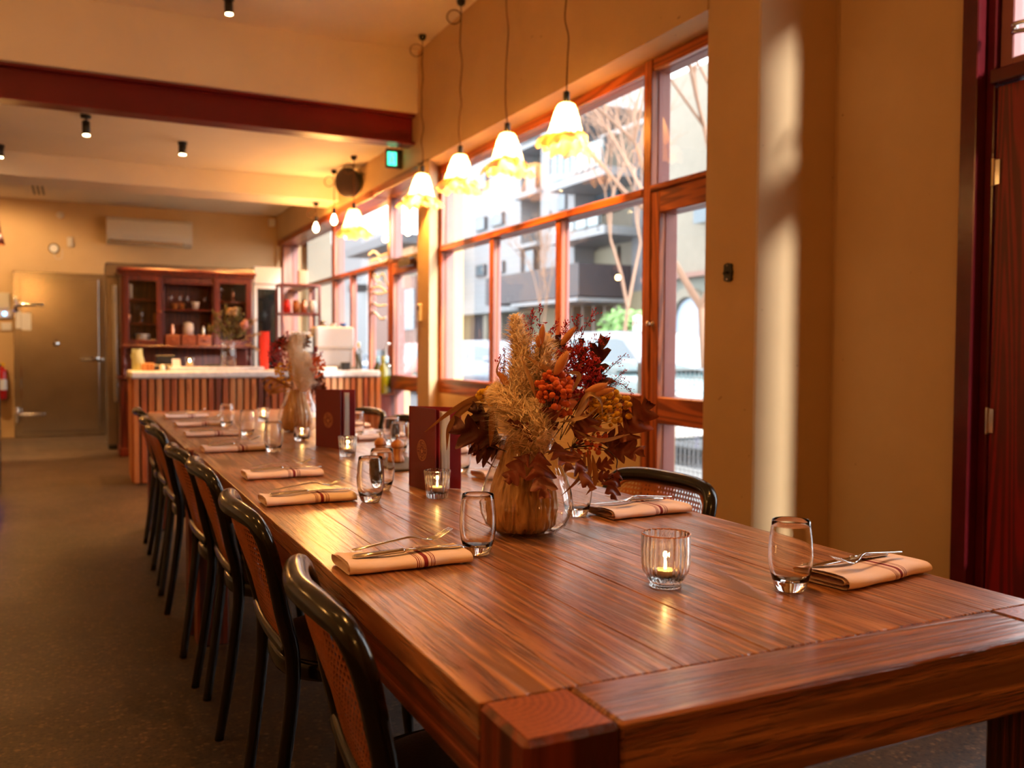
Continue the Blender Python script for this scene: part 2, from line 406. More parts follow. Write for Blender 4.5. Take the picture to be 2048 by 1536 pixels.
# near glazed door beside it
def street_door(n, ya, yb, label, sg):
    """post at ya (far from camera for sg=-1), door leaf running to yb"""
    d = thing('door_%d' % n, label, None, (XF, (ya+yb)/2, 0), kind='structure')
    y = lambda t: ya+sg*t
    def B(name, t0, t1, z0, z1, hz=False, x0=XF, deep=True): a, c = sorted((y(t0), y(t1))); return bar(d, name, a, c, z0, z1, hz, x0, deep)
    def P(t0, t1, z0, z1): a, c = sorted((y(t0), y(t1))); pane(d, a, c, z0, z1)
    W = abs(yb-ya)
    B('post', 0, 0.075, 0, 2.72, False, XF-0.006); B('head', 0.075, W, 2.655, 2.72, True)
    B('transom', 0.075, W, 2.018, 2.048, True, XF-0.012); B('stile', 0.077, 0.15, 0.02, 2.015); B('stile', W-0.12, W, 0.02, 2.015)
    B('top_rail', 0.15, W-0.12, 1.894, 2.015, True); B('lock_rail', 0.15, W-0.12, 0.778, 0.92, True); B('bottom_rail', 0.15, W-0.12, 0.02, 0.2, True)
    P(0.075, W, 2.048, 2.655); P(0.15, W-0.12, 0.92, 1.894); P(0.15, W-0.12, 0.2, 0.778)
    return d
d1 = street_door(1, 4.09, 3.08, 'glazed timber street door right of the near window', -1)
k = MB(); k.lathe([(0.0, 0.0), (0.017, 0.0), (0.017, 0.004), (0.008, 0.01), (0.008, 0.02), (0.016, 0.028), (0.012, 0.036), (0, 0.037)], 12)
kn = k.build('handle', M['chrome'], d1, True); kn.location = Vector((XF-0.001, 3.99, 1.31))-d1.location; kn.rotation_euler = (0, -PI/2, 0)
# far door and window
d2 = street_door(2, 8.535, 7.18, 'glazed timber street door between the far window and the pillar', -1)
cl = MB(); cl.cbox(XF-0.07, XF-0.008, 7.72, 8.02, 1.93, 2.0, 0.006); cl.tube([(XF-0.05, 7.9, 2.01), (XF-0.06, 8.2, 2.03), (XF-0.02, 8.45, 2.07)], 0.008, 6)
cl.build('door_closer', M['stain'], d2, world=True)
hd = MB(); hd.tube(smoothpath([(XF-0.003, 8.43, 1.22), (XF-0.05, 8.43, 1.21), (XF-0.05, 8.43, 1.02), (XF-0.003, 8.43, 1.01)]), 0.009, 8); hd.build('pull_handle', M['chrome'], d2, True, world=True)
w2 = thing('window_2', 'far timber-framed street window behind the counter', None, (XF, 10.8, 0.8), kind='structure')
bar(w2, 'head', 8.535, 13.19, 2.655, 2.735, True, XF-0.16, True); bar(w2, 'jamb', 13.09, 13.19, 0.8, 2.655, False, XF-0.1)
bar(w2, 'transom', 8.535, 13.09, 1.995, 2.045, True, XF-0.012); bar(w2, 'sill_rail', 8.535, 13.09, 0.8, 0.915, True)
bar(w2, 'mullion', 10.6, 10.74, 0.915, 2.655); bar(w2, 'mullion', 9.86, 9.93, 0.915, 1.995); bar(w2, 'mullion', 9.15, 9.22, 0.915, 1.995); bar(w2, 'mullion', 11.9, 11.97, 0.915, 1.995)
pane(w2, 8.535, 10.6, 2.045, 2.655); pane(w2, 10.74, 13.09, 2.045, 2.655)
for a, b_ in ((8.535, 9.15), (9.22, 9.86), (9.93, 10.6), (10.74, 11.9), (11.97, 13.09)): pane(w2, a, b_, 0.915, 1.995)
bar(d2, 'head_lining', 7.215, 8.535, 2.66, 2.735, True, XF-0.16, False)
# ------------------------------------------------------------------ burgundy side door in the recess on the right
d3 = thing('door_3', 'dark red glazed side door with fanlight in the recess at right', None, (3.08, 1.7, 0), kind='structure')
def bx(name, m, *a, b=0.004): return MB().cbox(*a, b).build(name, m, d3, world=True)
bx('frame_post', M['burg'], 3.0, 3.2, 2.262, 2.33, 0, 2.98); bx('frame_post', M['burg'], 3.0, 3.2, 1.0, 1.08, 0, 2.98)
bx('frame_stop', M['burg'], 3.05, 3.2, 2.226, 2.262, 0, 2.98)
bx('frame_head', M['burg'], 3.0, 3.2, 1.08, 2.262, 2.90, 2.98); bx('transom', M['burg'], 3.02, 3.2, 1.08, 2.226, 2.15, 2.2)
lf = bx('stile', M['redwood'], 3.06, 3.105, 2.063, 2.223, 0.01, 2.145); bx('stile', M['redwood'], 3.06, 3.105, 1.083, 1.24, 0.01, 2.145)
bx('top_rail', M['redwood'], 3.062, 3.103, 1.24, 2.063, 2.0, 2.145); bx('bottom_rail', M['redwood'], 3.062, 3.103, 1.24, 2.063, 0.01, 0.42)
bx('glazing_bead', M['frame'], 3.07, 3.10, 2.045, 2.063, 0.42, 2.0, b=0.002)
for z in (0.86, 1.78):
    h = MB(); h.tube([(3.052, 2.226, z), (3.052, 2.226, z+0.1)], 0.008, 8); h.box(3.053, 3.058, 2.2, 2.226, z+0.005, z+0.095); h.build('hinge', M['steel'], d3, world=True)
bx('pane', M['pane'], 3.082, 3.086, 1.24, 2.045, 0.42, 2.0, b=0.001); bx('fanlight_pane', M['pane'], 3.11, 3.114, 1.13, 2.17, 2.24, 2.85, b=0.001)
for a in ((2.17, 2.222, 2.2, 2.9), (1.08, 1.13, 2.2, 2.9)): bx('fanlight_stile', M['burgext'], 3.07, 3.15, *a)
bx('fanlight_rail', M['burgext'], 3.07, 3.15, 1.13, 2.17, 2.2, 2.24); bx('fanlight_rail', M['burgext'], 3.07, 3.15, 1.13, 2.17, 2.85, 2.9)
hs = MB(); hs.tube(smoothpath([(3.045, 2.15, 2.335), (3.03, 2.13, 2.34), (3.03, 1.98, 2.325), (3.04, 1.9, 2.32)]), [0.012]*3+[0.009]*16, 8)
hs.tube(smoothpath([(3.04, 2.15, 2.315), (3.025, 2.12, 2.31), (3.02, 2.0, 2.285), (3.04, 1.88, 2.27)]), 0.009, 8)
hs.build('fanlight_stay', M['steel'], d3, True, world=True)

# ================================================================== TABLES
M['top'] = wood('reclaimed_elm_tabletop', srgb(136, 78, 46), srgb(214, 152, 100), 'y', 1.0, 0.32, 0.8, True, 0.6, 7, (0.2, 0.72), 0.003, 0.75)
M['topx'] = wood('reclaimed_elm_breadboard', srgb(118, 64, 38), srgb(192, 128, 82), 'x', 1.0, 0.32, 0.8, True, 0.6, 7, (0.2, 0.72), 0.003, 0.75)
M['apron'] = wood('dark_elm_apron', srgb(84, 36, 22), srgb(146, 72, 42), 'y', 1.2, 0.42, 0.4, True, 0, 8)
M['apronx'] = wood('dark_elm_end_rail', srgb(88, 40, 26), srgb(152, 80, 50), 'x', 1.2, 0.42, 0.5, True, 0, 8)
M['legw'] = wood('elm_table_leg', srgb(66, 22, 12), srgb(124, 50, 24), 'z', 1.2, 0.4, 0.3, True)
def endgrain():
    t = NT('end_grain_leg_top'); v = t.node('VectorMath', {0: t.node('TexCoord').outputs['Object'], 1: (0.035, -0.05, 0)}, operation='ADD').outputs[0]
    w = t.node('TexWave', {'Vector': v, 'Scale': 34.0, 'Distortion': 4.0, 'Detail': 2.0, 'Detail Scale': 6.0}, wave_type='RINGS', rings_direction='Z').outputs[1]
    t.p(Base_Color=t.ramp(w, [(0.1, srgb(132, 66, 30)), (0.9, srgb(160, 88, 42))]), Roughness=0.36, Normal=t.bump(w, 0.1, 0.001)); return t.m
M['endg'] = endgrain()
def make_table(label, x0, x1, y0, y1, T, seed):
    r = random.Random(seed)
    t = thing('dining_table', label, 'table', ((x0+x1)/2, (y0+y1)/2, 0), group='long timber dining tables')
    L = 0.117
    for yy in (y0, y1-L):
        for xx in (x0, x1-L):
            lg = MB().cbox(xx, xx+L, yy, yy+L, 0, T, 0.006).build('leg', M['legw'], t, world=True)
            me = MB().box(-L/2+.007, L/2-.007, -L/2+.007, L/2-.007, 0, 0.0008).build('leg_top', M['endg'], lg)
            me.location = Vector((xx+L/2, yy+L/2, T)) - anchor(lg)
        ya, yb = yy+0.001, yy+L-0.001
        MB().cbox(x0+L+.001, x1-L-.001, ya, yb, T-0.105, T, 0.004).build('breadboard', M['topx'], t, world=True)
    n = 7; ws = [r.uniform(0.8, 1.2) for _ in range(n)]; k = (x1-x0)/sum(ws); x = x0
    for w_ in ws:
        dz = r.uniform(-0.0006, 0.0003)
        MB().cbox(x+0.0002, x+w_*k-0.0002, y0+L, y1-L, T-0.04, T+dz, 0.0015).build('board', M['top'], t, world=True)
        x += w_*k
    for xa in (x0+0.002, x1-0.06):
        MB().cbox(xa, xa+0.058, y0+L+.001, y1-L-.001, T-0.105, T-0.041, 0.004).build('apron', M['apron'], t, world=True)
    return t
make_table('long reclaimed timber dining table with end-grain corners, nearer the camera', 0.405, 1.387, 0.80, 3.73, 0.76, 3)
make_table('long timber dining table butted end-on behind the nearer one', 0.392, 1.38, 3.785, 6.2, 0.752, 5)
# ================================================================== CHAIRS
ORD = ['nearest', 'second', 'third', 'fourth', 'fifth', 'sixth', 'seventh', 'farthest']
XB = [(0.0, -0.255), (0.2, -0.225), (0.45, -0.20), (0.6, -0.225), (0.72, -0.252), (0.80, -0.274)]
def backx(y, z): return interp(XB, z) - (0.036*max(0, min(1, (z-0.42)/0.3)))*(1-(y/0.215)**2)
M['cane'] = simple('woven_cane', srgb(176, 98, 42), 0.5, var=0.2, vs=40)
def make_chair(label):
    t = thing('bentwood_chair', label, 'chair', group='black bentwood chairs with cane backs')
    half = [(-0.255, -0.165, 0), (-0.222, -0.183, 0.22), (-0.20, -0.198, 0.45), (-0.226, -0.208, 0.6), (-0.252, -0.213, 0.72), (-0.275, -0.195, 0.782), (-0.296, -0.12, 0.799)]
    pts = half + [(-0.309, 0, 0.80)] + [(x, -y, z) for x, y, z in half[::-1]]
    path = smoothpath(pts, 7); n = len(path)
    rad = [interp([(0, 0.0135), (0.2, 0.018), (0.36, 0.0185), (0.46, 0.0215), (0.54, 0.0215), (0.64, 0.0185), (0.8, 0.018), (1, 0.0135)], i/(n-1)) for i in range(n)]
    MB().tube(path, rad, 12).build('bent_frame', M['chairblack'], t, True)
    lr = [(backx(y, 0.505)-0.0, y, 0.505) for y in (-0.2, -0.16, -0.08, 0, 0.08, 0.16, 0.2)]
    MB().tube(smoothpath(lr, 4), 0.0165, 10).build('lower_rail', M['chairblack'], t, True)
    def sup(a, rx, ry, e=2.6): c, s_ = math.cos(a), math.sin(a); return (rx*math.copysign(abs(c)**(2/e), c), ry*math.copysign(abs(s_)**(2/e), s_))
    m = MB(); prof = [(0.9, 0.415), (0.985, 0.417), (1.0, 0.425), (1.0, 0.45), (0.985, 0.458), (0.93, 0.459)]
    m.grid(lambda u, v: (lambda q: (q[0]*interp([(i/5, p[0]) for i, p in enumerate(prof)], v), q[1]*interp([(i/5, p[0]) for i, p in enumerate(prof)], v), interp([(i/5, p[1]) for i, p in enumerate(prof)], v)))(sup(2*PI*u, 0.215, 0.212)), 40, 5, True)
    m.f.append([i for i in range(40)][::-1]); m.mi.append(0)
    m.build('seat_rim', M['chairblack'], t, True)
    m = MB(); m.grid(lambda u, v: (lambda q: (q[0]*v, q[1]*v, 0.458+0.03*(1-v**5)))(sup(2*PI*u, 0.2, 0.197)), 40, 8, True); m.build('seat_pad', M['leather'], t, True)
    for s_ in (-1, 1):
        MB().tube(smoothpath([(0.165, s_*0.165, 0.43), (0.178, s_*0.172, 0.22), (0.2, s_*0.185, 0)], 4), [0.018]*3+[0.016]*3+[0.0135]*3, 10).build('leg', M['chairblack'], t, True)
    # cane: woven strands
    m = MB(); y0, y1, z0, z1, p = -0.186, 0.186, 0.515, 0.783, 0.0125
    def inside(y, z):
        r = 0.06; cy = abs(y)-(y1-r); cz = z-(z1-r)
        return not (cy > 0 and cz > 0 and cy*cy+cz*cz > r*r)
    def rib(a, b, w, off, k=9):
        pp = [(lerp(a[0], b[0], i/k), lerp(a[1], b[1], i/k)) for i in range(k+1)]; pp = [q for q in pp if inside(*q)]
        if len(pp) < 2: return
        dx, dz = b[0]-a[0], b[1]-a[1]; L = math.hypot(dx, dz); nx, nz = -dz/L*w/2, dx/L*w/2; vs = []
        for y, z in pp: vs += [(backx(y+nx, z+nz)+off, y+nx, z+nz), (backx(y-nx, z-nz)+off, y-nx, z-nz)]
        m.add(vs, [(2*i, 2*i+1, 2*i+3, 2*i+2) for i in range(len(pp)-1)])
    ny, nz_ = int((y1-y0)/p), int((z1-z0)/p)
    for i in range(ny+1):
        for o in (-0.0014, 0.0014): rib((y0+i*p+o, z0), (y0+i*p+o, z1), 0.0022, 0.0006)
    for j in range(nz_+1):
        for o in (-0.0014, 0.0014): rib((y0, z0+j*p+o), (y1, z0+j*p+o), 0.0022, -0.0006, 14)
    for i in range(-nz_, ny+1):
        for sg in (1, -1):
            a, b = (y0+(i+0.5)*p, z0), (y0+(i+0.5)*p+(z1-z0), z1)
            if a[0] < y0: a = (y0, z0+(y0-a[0]))
            if b[0] > y1: b = (y1, z1-(b[0]-y1))
            if b[1]-a[1] < 0.01: continue
            if sg < 0: a, b = (-a[0], a[1]), (-b[0], b[1])
            rib(a, b, 0.0026, 0.0012*sg)
    stuff(m.build('cane_panel', M['cane'], t))
    bd = [(-0.186, 0.52), (-0.186, 0.72), (-0.172, 0.763), (-0.13, 0.781), (0, 0.783), (0.13, 0.781), (0.172, 0.763), (0.186, 0.72), (0.186, 0.52)]
    MB().tube(smoothpath([(backx(y, z)+0.003, y, z) for y, z in bd], 4), 0.0045, 6).build('cane_border', M['cane'], t, True)
    return t
LC = [(0.606, 1.33, -0.07), (0.62, 2.14, -0.02), (0.622, 2.89, -0.02), (0.60, 3.365, 0.02), (0.592, 4.30, 0.0), (0.597, 4.83, 0.01), (0.602, 5.55, 0.0)]
ch0 = None
for i, (x, y, a) in enumerate(LC):
    lab = 'black bentwood cane-back chair, %s from the camera along the left of the tables' % ORD[i]
    if ch0 is None: ch0 = make_chair(lab); ch0.location = (x, y, 0); ch0.rotation_euler = (0, 0, a)
    else: dup(ch0, (x, y, 0), a, lab)
RC = [(1.203, 2.05, PI+0.12), (1.235, 3.22, PI+0.16), (1.27, 4.40, PI+0.12), (1.25, 5.02, PI+0.16)]
for i, (x, y, a) in enumerate(RC):
    dup(ch0, (x, y, 0), a, 'black bentwood cane-back chair, %s from the camera along the window side' % ORD[i])

# ================================================================== TABLE SETTINGS
TZ = 0.7605; TZ2 = 0.7525
def tz(y): return TZ if y < 3.75 else TZ2
def napkin_mat():
    t = NT('pink_linen_with_burgundy_stripes'); o = t.node('SeparateXYZ', {0: t.node('TexCoord').outputs['Object']}).outputs[0]
    f = t.node('MapRange', {0: o, 1: -0.12, 2: 0.12}).outputs[0]
    pk, bu = srgb(244, 222, 212), srgb(132, 30, 36); st = [(0.0, pk)]
    for a, b in ((0.535, 0.541), (0.549, 0.555), (0.563, 0.569), (0.592, 0.628), (0.651, 0.657), (0.665, 0.671), (0.679, 0.685)): st += [(a, bu), (b, pk)]
    t.p(Base_Color=t.ramp(f, st, 'CONSTANT'), Roughness=0.85)
    n = t.node('TexNoise', {'Vector': t.coords(), 'Scale': 260.0, 'Detail': 2.0}).outputs[0]; t.p(Normal=t.bump(n, 0.2, 0.001)); return t.m
M['napkin'] = napkin_mat()
NP = [(0.03, .008), (0, .0078), (-.035, .008), (-.046, .0095), (-.050, .0135), (-.046, .018), (-.035, .0195), (0, .020), (.04, .0188), (.049, .0155), (.0515, .0105), (.049, .005), (.04, .0022), (0, .0018), (-.044, .0018), (-.054, .0035), (-.0585, .009), (-.0575, .0165), (-.051, .022), (-.04, .0242), (-.01, .0248), (.034, .0238)]
def napkin(seed):
    r = random.Random(seed); ph = r.uniform(0, 9); P = smoothpath([(0, a, b) for a, b in NP], 3); k = len(P)-1
    def fn(u, v):
        i = v*k; p = P[min(k, int(i+0.5))]; x = (u-0.5)*0.236
        w = 0.0022*math.sin(u*7+ph)+0.0016*math.sin(u*15+ph*2)
        hz = 1+0.09*math.sin(u*9+ph)*(1 if p.z > 0.01 else 0)+(0.12*max(0, abs(u-0.5)*2-0.86)/0.14)
        return (x+0.002*math.sin(v*9+ph), p.y*(1+0.05*math.sin(u*5+ph))+w, max(0.0009, p.z*hz*0.86))
    m = MB(); m.grid(fn, 26, k); me = m.mesh('napkin', M['napkin'], True); return me
NAPS = [napkin(s_) for s_ in (1, 2, 3)]
def bladeform(m, sec, flip=False):
    """sec: list of (x, y, z, width, thick): a solid bar of varying section"""
    vs = []
    for x, y, z, w, h in sec: vs += [(x, y-w/2, z), (x, y-w*0.3, z+h/2), (x, y+w*0.3, z+h/2), (x, y+w/2, z), (x, y+w*0.3, z-h/2), (x, y-w*0.3, z-h/2)]
    fs = [[j*6+i, j*6+(i+1) % 6, (j+1)*6+(i+1) % 6, (j+1)*6+i] for j in range(len(sec)-1) for i in range(6)]
    fs += [list(range(6))[::-1], list(range(len(vs)-6, len(vs)))]
    return m.add(vs, fs)
fk = MB()
bladeform(fk, [(0, 0, .004, .006, .002), (.004, 0, .004, .013, .003), (.03, 0, .006, .012, .003), (.08, 0, .011, .0075, .0034), (.115, 0, .0145, .006, .0036), (.13, 0, .012, .009, .003), (.142, 0, .008, .019, .0025), (.155, 0, .0055, .0235, .0022), (.163, 0, .0055, .0235, .002)])
for i in range(4):
    y = (i-1.5)*0.0064
    bladeform(fk, [(.163, y, .0055, .0042, .002), (.18, y, .009, .0038, .0018), (.197, y*0.92, .0165, .0034, .0016), (.208, y*0.9, .022, .0012, .001)])
FORK = fk.mesh('fork', M['steel'], True)
kf = MB()
bladeform(kf, [(0, 0, .004, .008, .004), (.006, 0, .004, .017, .007), (.04, 0, .005, .017, .008), (.085, 0, .006, .011, .008), (.096, 0, .006, .012, .009), (.1, 0, .006, .009, .006)])
bladeform(kf, [(.1, 0, .006, .011, .003), (.115, .001, .006, .0185, .0022), (.17, .001, .005, .0195, .0016), (.205, -.001, .0045, .014, .0013), (.222, -.004, .004, .004, .001)])
KNIFE = kf.mesh('knife', M['steel'], True)
TP = [(0.0, 0.0), (0.0225, 0.0), (0.0245, 0.002), (0.0285, 0.012), (0.0335, 0.03), (0.0362, 0.05), (0.0365, 0.066), (0.035, 0.088), (0.0322, 0.108), (0.0312, 0.1175), (0.0304, 0.1183), (0.0298, 0.1175), (0.0308, 0.108), (0.0336, 0.088), (0.035, 0.066), (0.0345, 0.05), (0.0312, 0.03), (0.0268, 0.0185), (0.02, 0.0165), (0.0, 0.016)]
TUMBLER = MB().lathe(TP, 40).mesh('tumbler', M['solidglass'], True)
def put(name, me, loc, rz, label, cat, group, tilt=(0, 0)):
    o = obj(name, me); o.location = loc; o.rotation_euler = (tilt[0], tilt[1], rz); return tag(o, label, cat, group)
def setting(x, y, side, i, fl=True, rot=0.0):
    s_ = 'left' if side < 0 else 'window'; base = rot; z = tz(y)
    put('napkin', NAPS[i % 3], (x, y, z), base, 'folded pink napkin with burgundy stripes, %s from the camera on the %s side' % (ORD[i], s_), 'napkin', 'striped napkins at the place settings')
    h = z+0.0222
    if side < 0: kx, ky, fx, fy, ka, fa = x-0.1, y-0.02, x-0.095, y+0.002, 0.05+rot, 0.15+rot
    else: kx, ky, fx, fy, ka, fa = x+0.09, y+0.028, x+0.1, y+0.005, PI-0.04+rot, PI+0.06+rot
    put('table_knife', KNIFE, (kx, ky, h), ka, 'steel table knife on the %s napkin from the camera, %s side' % (ORD[i], s_), 'knife', 'knives at the place settings')
    put('table_fork', FORK, (fx, fy, h+0.008), fa, 'steel fork lying over the knife on the %s napkin, %s side' % (ORD[i], s_), 'fork', 'forks at the place settings')
for i, (x, y, a) in enumerate([(0.542, 1.585, 0.0), (0.54, 2.35, 0.02), (0.575, 2.845, 0.0), (0.548, 3.645, 0.0), (0.56, 4.405, 0.02), (0.572, 4.99, 0.04), (0.57, 5.585, 0.0)]): setting(x, y, -1, i, True, a)
for i, (x, y, a) in enumerate([(1.262, 1.155, 0.12), (1.248, 1.845, 0.06), (1.24, 2.56, 0.0), (1.262, 3.2, 0.0), (1.245, 3.95, 0.0), (1.26, 4.6, 0.0)]): setting(x, y, 1, i, True, a)
def tumbler(x, y, label): put('tumbler', TUMBLER, (x, y, tz(y)+0.0005), R.uniform(0, 3), label, 'glass', 'water tumblers on the tables')
for i, (x, y) in enumerate([(0.703, 1.60), (0.69, 2.275), (0.775, 2.445), (0.682, 3.54), (0.72, 4.365), (0.705, 4.925)]):
    tumbler(x, y, 'clear barrel-shaped water tumbler, %s from the camera along the left-hand settings' % ORD[i])
for i, (x, y) in enumerate([(1.075, 1.138), (1.087, 1.875), (1.118, 2.69), (1.13, 3.34), (1.19, 3.62), (1.18, 4.11)]):
    tumbler(x, y, 'clear barrel-shaped water tumbler, %s from the camera along the window-side settings' % ORD[i])
# ------------------------------------------------------------------ candles
def votive(x, y, kind, label):
    z = tz(y)+0.0005; t = thing('votive_holder', label, 'candle holder', (x, y, z), group='glass tealight holders')
    fl = (lambda a, zz: 1+0.03*math.cos(a*24)) if kind == 'bowl' else ((lambda a, zz: 1+0.045*math.cos(a*18)) if kind == 'flute' else None)
    n = 144 if kind == 'bowl' else (108 if kind == 'flute' else 28)
    outer = {'bowl': [(0.0, 0), (0.026, 0), (0.027, 0.004), (0.0245, 0.007), (0.031, 0.014), (0.038, 0.027), (0.0405, 0.04), (0.041, 0.06), (0.0405, 0.088), (0.0405, 0.09)],
             'flute': [(0.0, 0), (0.026, 0), (0.0275, 0.003), (0.0295, 0.02), (0.032, 0.045), (0.0345, 0.072), (0.0345, 0.075)],
             'plain': [(0.0, 0), (0.026, 0), (0.032, 0.008), (0.0345, 0.02), (0.035, 0.058), (0.0345, 0.06)]}[kind]
    prof = outer+[(r_-0.0032, z_) for r_, z_ in outer[::-1] if z_ > 0.014]+[(0.02, 0.0118), (0, 0.0115)]
    MB().lathe(prof, n, fn=fl).build('glass_body', M['solidglass'], t, True)
    if kind == 'bowl': MB().lathe([(0.0405, 0.0892), (0.0411, 0.0902), (0.0405, 0.0912), (0.0399, 0.0902), (0.0405, 0.0892)], n, fn=fl).build('gilt_rim', M['copper'], t, True)
    h = 0.012
    c = thing('tealight_candle', 'lit tealight inside the '+label, 'candle', (x, y, z+h), group='lit tealights')
    MB().lathe([(0, 0), (0.018, 0), (0.0185, 0.016), (0.0178, 0.0165), (0.0175, 0.014)], 20).build('cup', M['alu'], c, True)
    MB().lathe([(0.0174, 0.002), (0.0174, 0.0138), (0.012, 0.0145), (0, 0.0148)], 20).build('wax', M['wax'], c, True)
    MB().lathe([(0, 0.0155), (0.0024, 0.0175), (0.0038, 0.021), (0.0038, 0.025), (0.0024, 0.031), (0.0008, 0.037), (0, 0.039)], 10).build('flame', M['flame'], c, True)
    MB().tube([(0, 0, 0.0145), (0, 0, 0.019)], 0.0006, 5).build('wick', M['black'], c)
    lamp('POINT', (0, 0, 0.042), 0.10, c, (1, 0.55, 0.18), 0.006, name='flame_light')
votive(0.897, 1.245, 'bowl', 'fluted footed glass candle bowl with gilt rim at the near end')
votive(0.873, 2.262, 'flute', 'fluted tapering tealight glass in front of the nearer menu')
votive(0.908, 3.285, 'flute', 'fluted tapering tealight glass at the foot of the farther menu')
votive(0.893, 3.985, 'plain', 'smooth round tealight glass beside the farther vase')
votive(0.945, 5.19, 'flute', 'fluted tealight glass behind the farther vase')
# ------------------------------------------------------------------ menus
M['cover'] = simple('burgundy_leatherette', srgb(104, 18, 24), 0.5, bump=0.15, bs=300)
M['coverin'] = simple('red_menu_lining', srgb(134, 10, 24), 0.5)
M['gold'] = simple('gold_foil_print', (0.85, 0.42, 0.14), 0.4, 0.2)
def text_mesh(ch, size):
    cu = bpy.data.curves.new('letter', 'FONT'); cu.body = ch; cu.size = size; cu.align_x = 'CENTER'; cu.fill_mode = 'FRONT'; cu.resolution_u = 2
    o = bpy.data.objects.new('letter', cu); COL.objects.link(o)
    dg = bpy.context.evaluated_depsgraph_get(); me = bpy.data.meshes.new_from_object(o.evaluated_get(dg))
    r_ = ([tuple(v.co) for v in me.vertices], [list(p.vertices) for p in me.polygons])
    bpy.data.objects.remove(o); bpy.data.curves.remove(cu); bpy.data.meshes.remove(me); return r_
EMB = MB()
for r0, r1 in ((0.0285, 0.0300), (0.0135, 0.0146)):
    EMB.grid(lambda u, v: (lerp(r0, r1, v)*math.cos(2*PI*u), lerp(r0, r1, v)*math.sin(2*PI*u), 0), 48, 1, True)
for word, a0, a1, top in (('POST OFFICE', 160, 20, True), ('CLUB HOTEL', 205, 335, False)):
    for i, ch in enumerate(word):
        if ch == ' ': continue
        vs, fs = text_mesh(ch, 0.0098); a = math.radians(lerp(a0, a1, i/(len(word)-1)))
        rr, rot = (0.018, a-PI/2) if top else (0.0255, a+PI/2)
        EMB.add([(rr*math.cos(a)+x*math.cos(rot)-y*math.sin(rot), rr*math.sin(a)+x*math.sin(rot)+y*math.cos(rot), 0) for x, y, z in vs], fs)
for sx in (-1, 1): EMB.grid(lambda u, v: (sx*0.0215+0.0016*v*math.cos(2*PI*u), 0.0016*v*math.sin(2*PI*u), 0), 8, 1, True)
EMB.grid(lambda u, v: (0.0032*v*math.cos(2*PI*u), -0.0032+0.0055*v*math.sin(2*PI*u), 0), 16, 1, True)
for k in (-1, 0, 1): EMB.add([(-0.0008, 0.003, 0), (0.0008, 0.003, 0), (k*0.003, 0.0085, 0)], [(0, 1, 2)])
EMB.add([(-0.0125, -0.0004, 0), (-0.004, -0.0004, 0), (-0.004, 0.0004, 0), (-0.0125, 0.0004, 0)], [(0, 1, 2, 3)])
EMB.add([(0.0125, -0.0004, 0), (0.004, -0.0004, 0), (0.004, 0.0004, 0), (0.0125, 0.0004, 0)], [(0, 3, 2, 1)])
EMBLEM = EMB.mesh('emblem', M['gold'])
def menu(sp, front, back, label, W=0.168, H=0.236):
    z = tz(sp[1])+0.0005; t = thing('menu', label, 'menu', (sp[0], sp[1], z), group='standing burgundy menus')
    def leaf(dir_, name, th, w, h, mat, z0=0.0, off=0.0, curl=0.0):
        d = Vector((dir_[0]-sp[0], dir_[1]-sp[1], 0)).normalized(); nrm = Vector((d.y, -d.x, 0)); m = MB(); N = 8
        def P(i, zz, sd):
            u = i/N; return d*(u*w)+nrm*(off+sd*th/2+curl*math.sin(u*PI))+Vector((0, 0, zz))
        vs = [P(i, zz, sd) for i in range(N+1) for zz in (z0, z0+h) for sd in (-1, 1)]; fs = []
        for i in range(N):
            a, b = 4*i, 4*(i+1); fs += [(a, a+2, b+2, b), (a+1, b+1, b+3, a+3), (a+2, a+3, b+3, b+2), (a, b, b+1, a+1)]
        fs += [(0, 1, 3, 2), (4*N, 4*N+2, 4*N+3, 4*N+1)]
        m.add(vs, fs); return m.build(name, mat, t), d, nrm
    c1, d, nrm = leaf(front, 'front_cover', 0.003, W, H, M['cover'])
    leaf(back, 'back_cover', 0.003, W*0.98, H, M['coverin'])
    mid = ((front[0]*0.6+back[0]*0.4), (front[1]*0.6+back[1]*0.4))
    for k in range(3):
        f = 0.3+0.14*k; leaf((front[0]*(1-f)+back[0]*f, front[1]*(1-f)+back[1]*f), 'page', 0.0008, W*0.93, H*0.93, M['paper'], 0.006, 0.0, 0.003*(k-1))
    leaf((front[0]*0.86+back[0]*0.14, front[1]*0.86+back[1]*0.14), 'lining', 0.002, W*0.985, H*0.985, M['coverin'], 0.001)
    MB().tube([(0, 0, 0), (0, 0, H)], 0.0035, 8).build('spine', M['cover'], t)
    e = obj('emblem', EMBLEM, c1); mx = Matrix.Identity(4); X = d; Z = nrm if nrm.dot(CAM-Vector((sp[0], sp[1], z))) > 0 else -nrm
    Y = Vector((0, 0, 1)); X = Y.cross(Z); P = d*(W*0.5)+Vector((0, 0, H*0.48))+Z*0.0021
    for i in range(3): mx[i][0], mx[i][1], mx[i][2], mx[i][3] = X[i], Y[i], Z[i], P[i]
    e.matrix_local = mx; e['label'] = 'gold round emblem reading POST OFFICE CLUB HOTEL'
menu((0.876, 2.492), (0.894, 2.313), (0.985, 2.375), 'nearer burgundy menu standing half open with gold round emblem')
menu((0.884, 3.675), (0.952, 3.50), (1.06, 3.56), 'farther burgundy menu standing half open before the second vase')
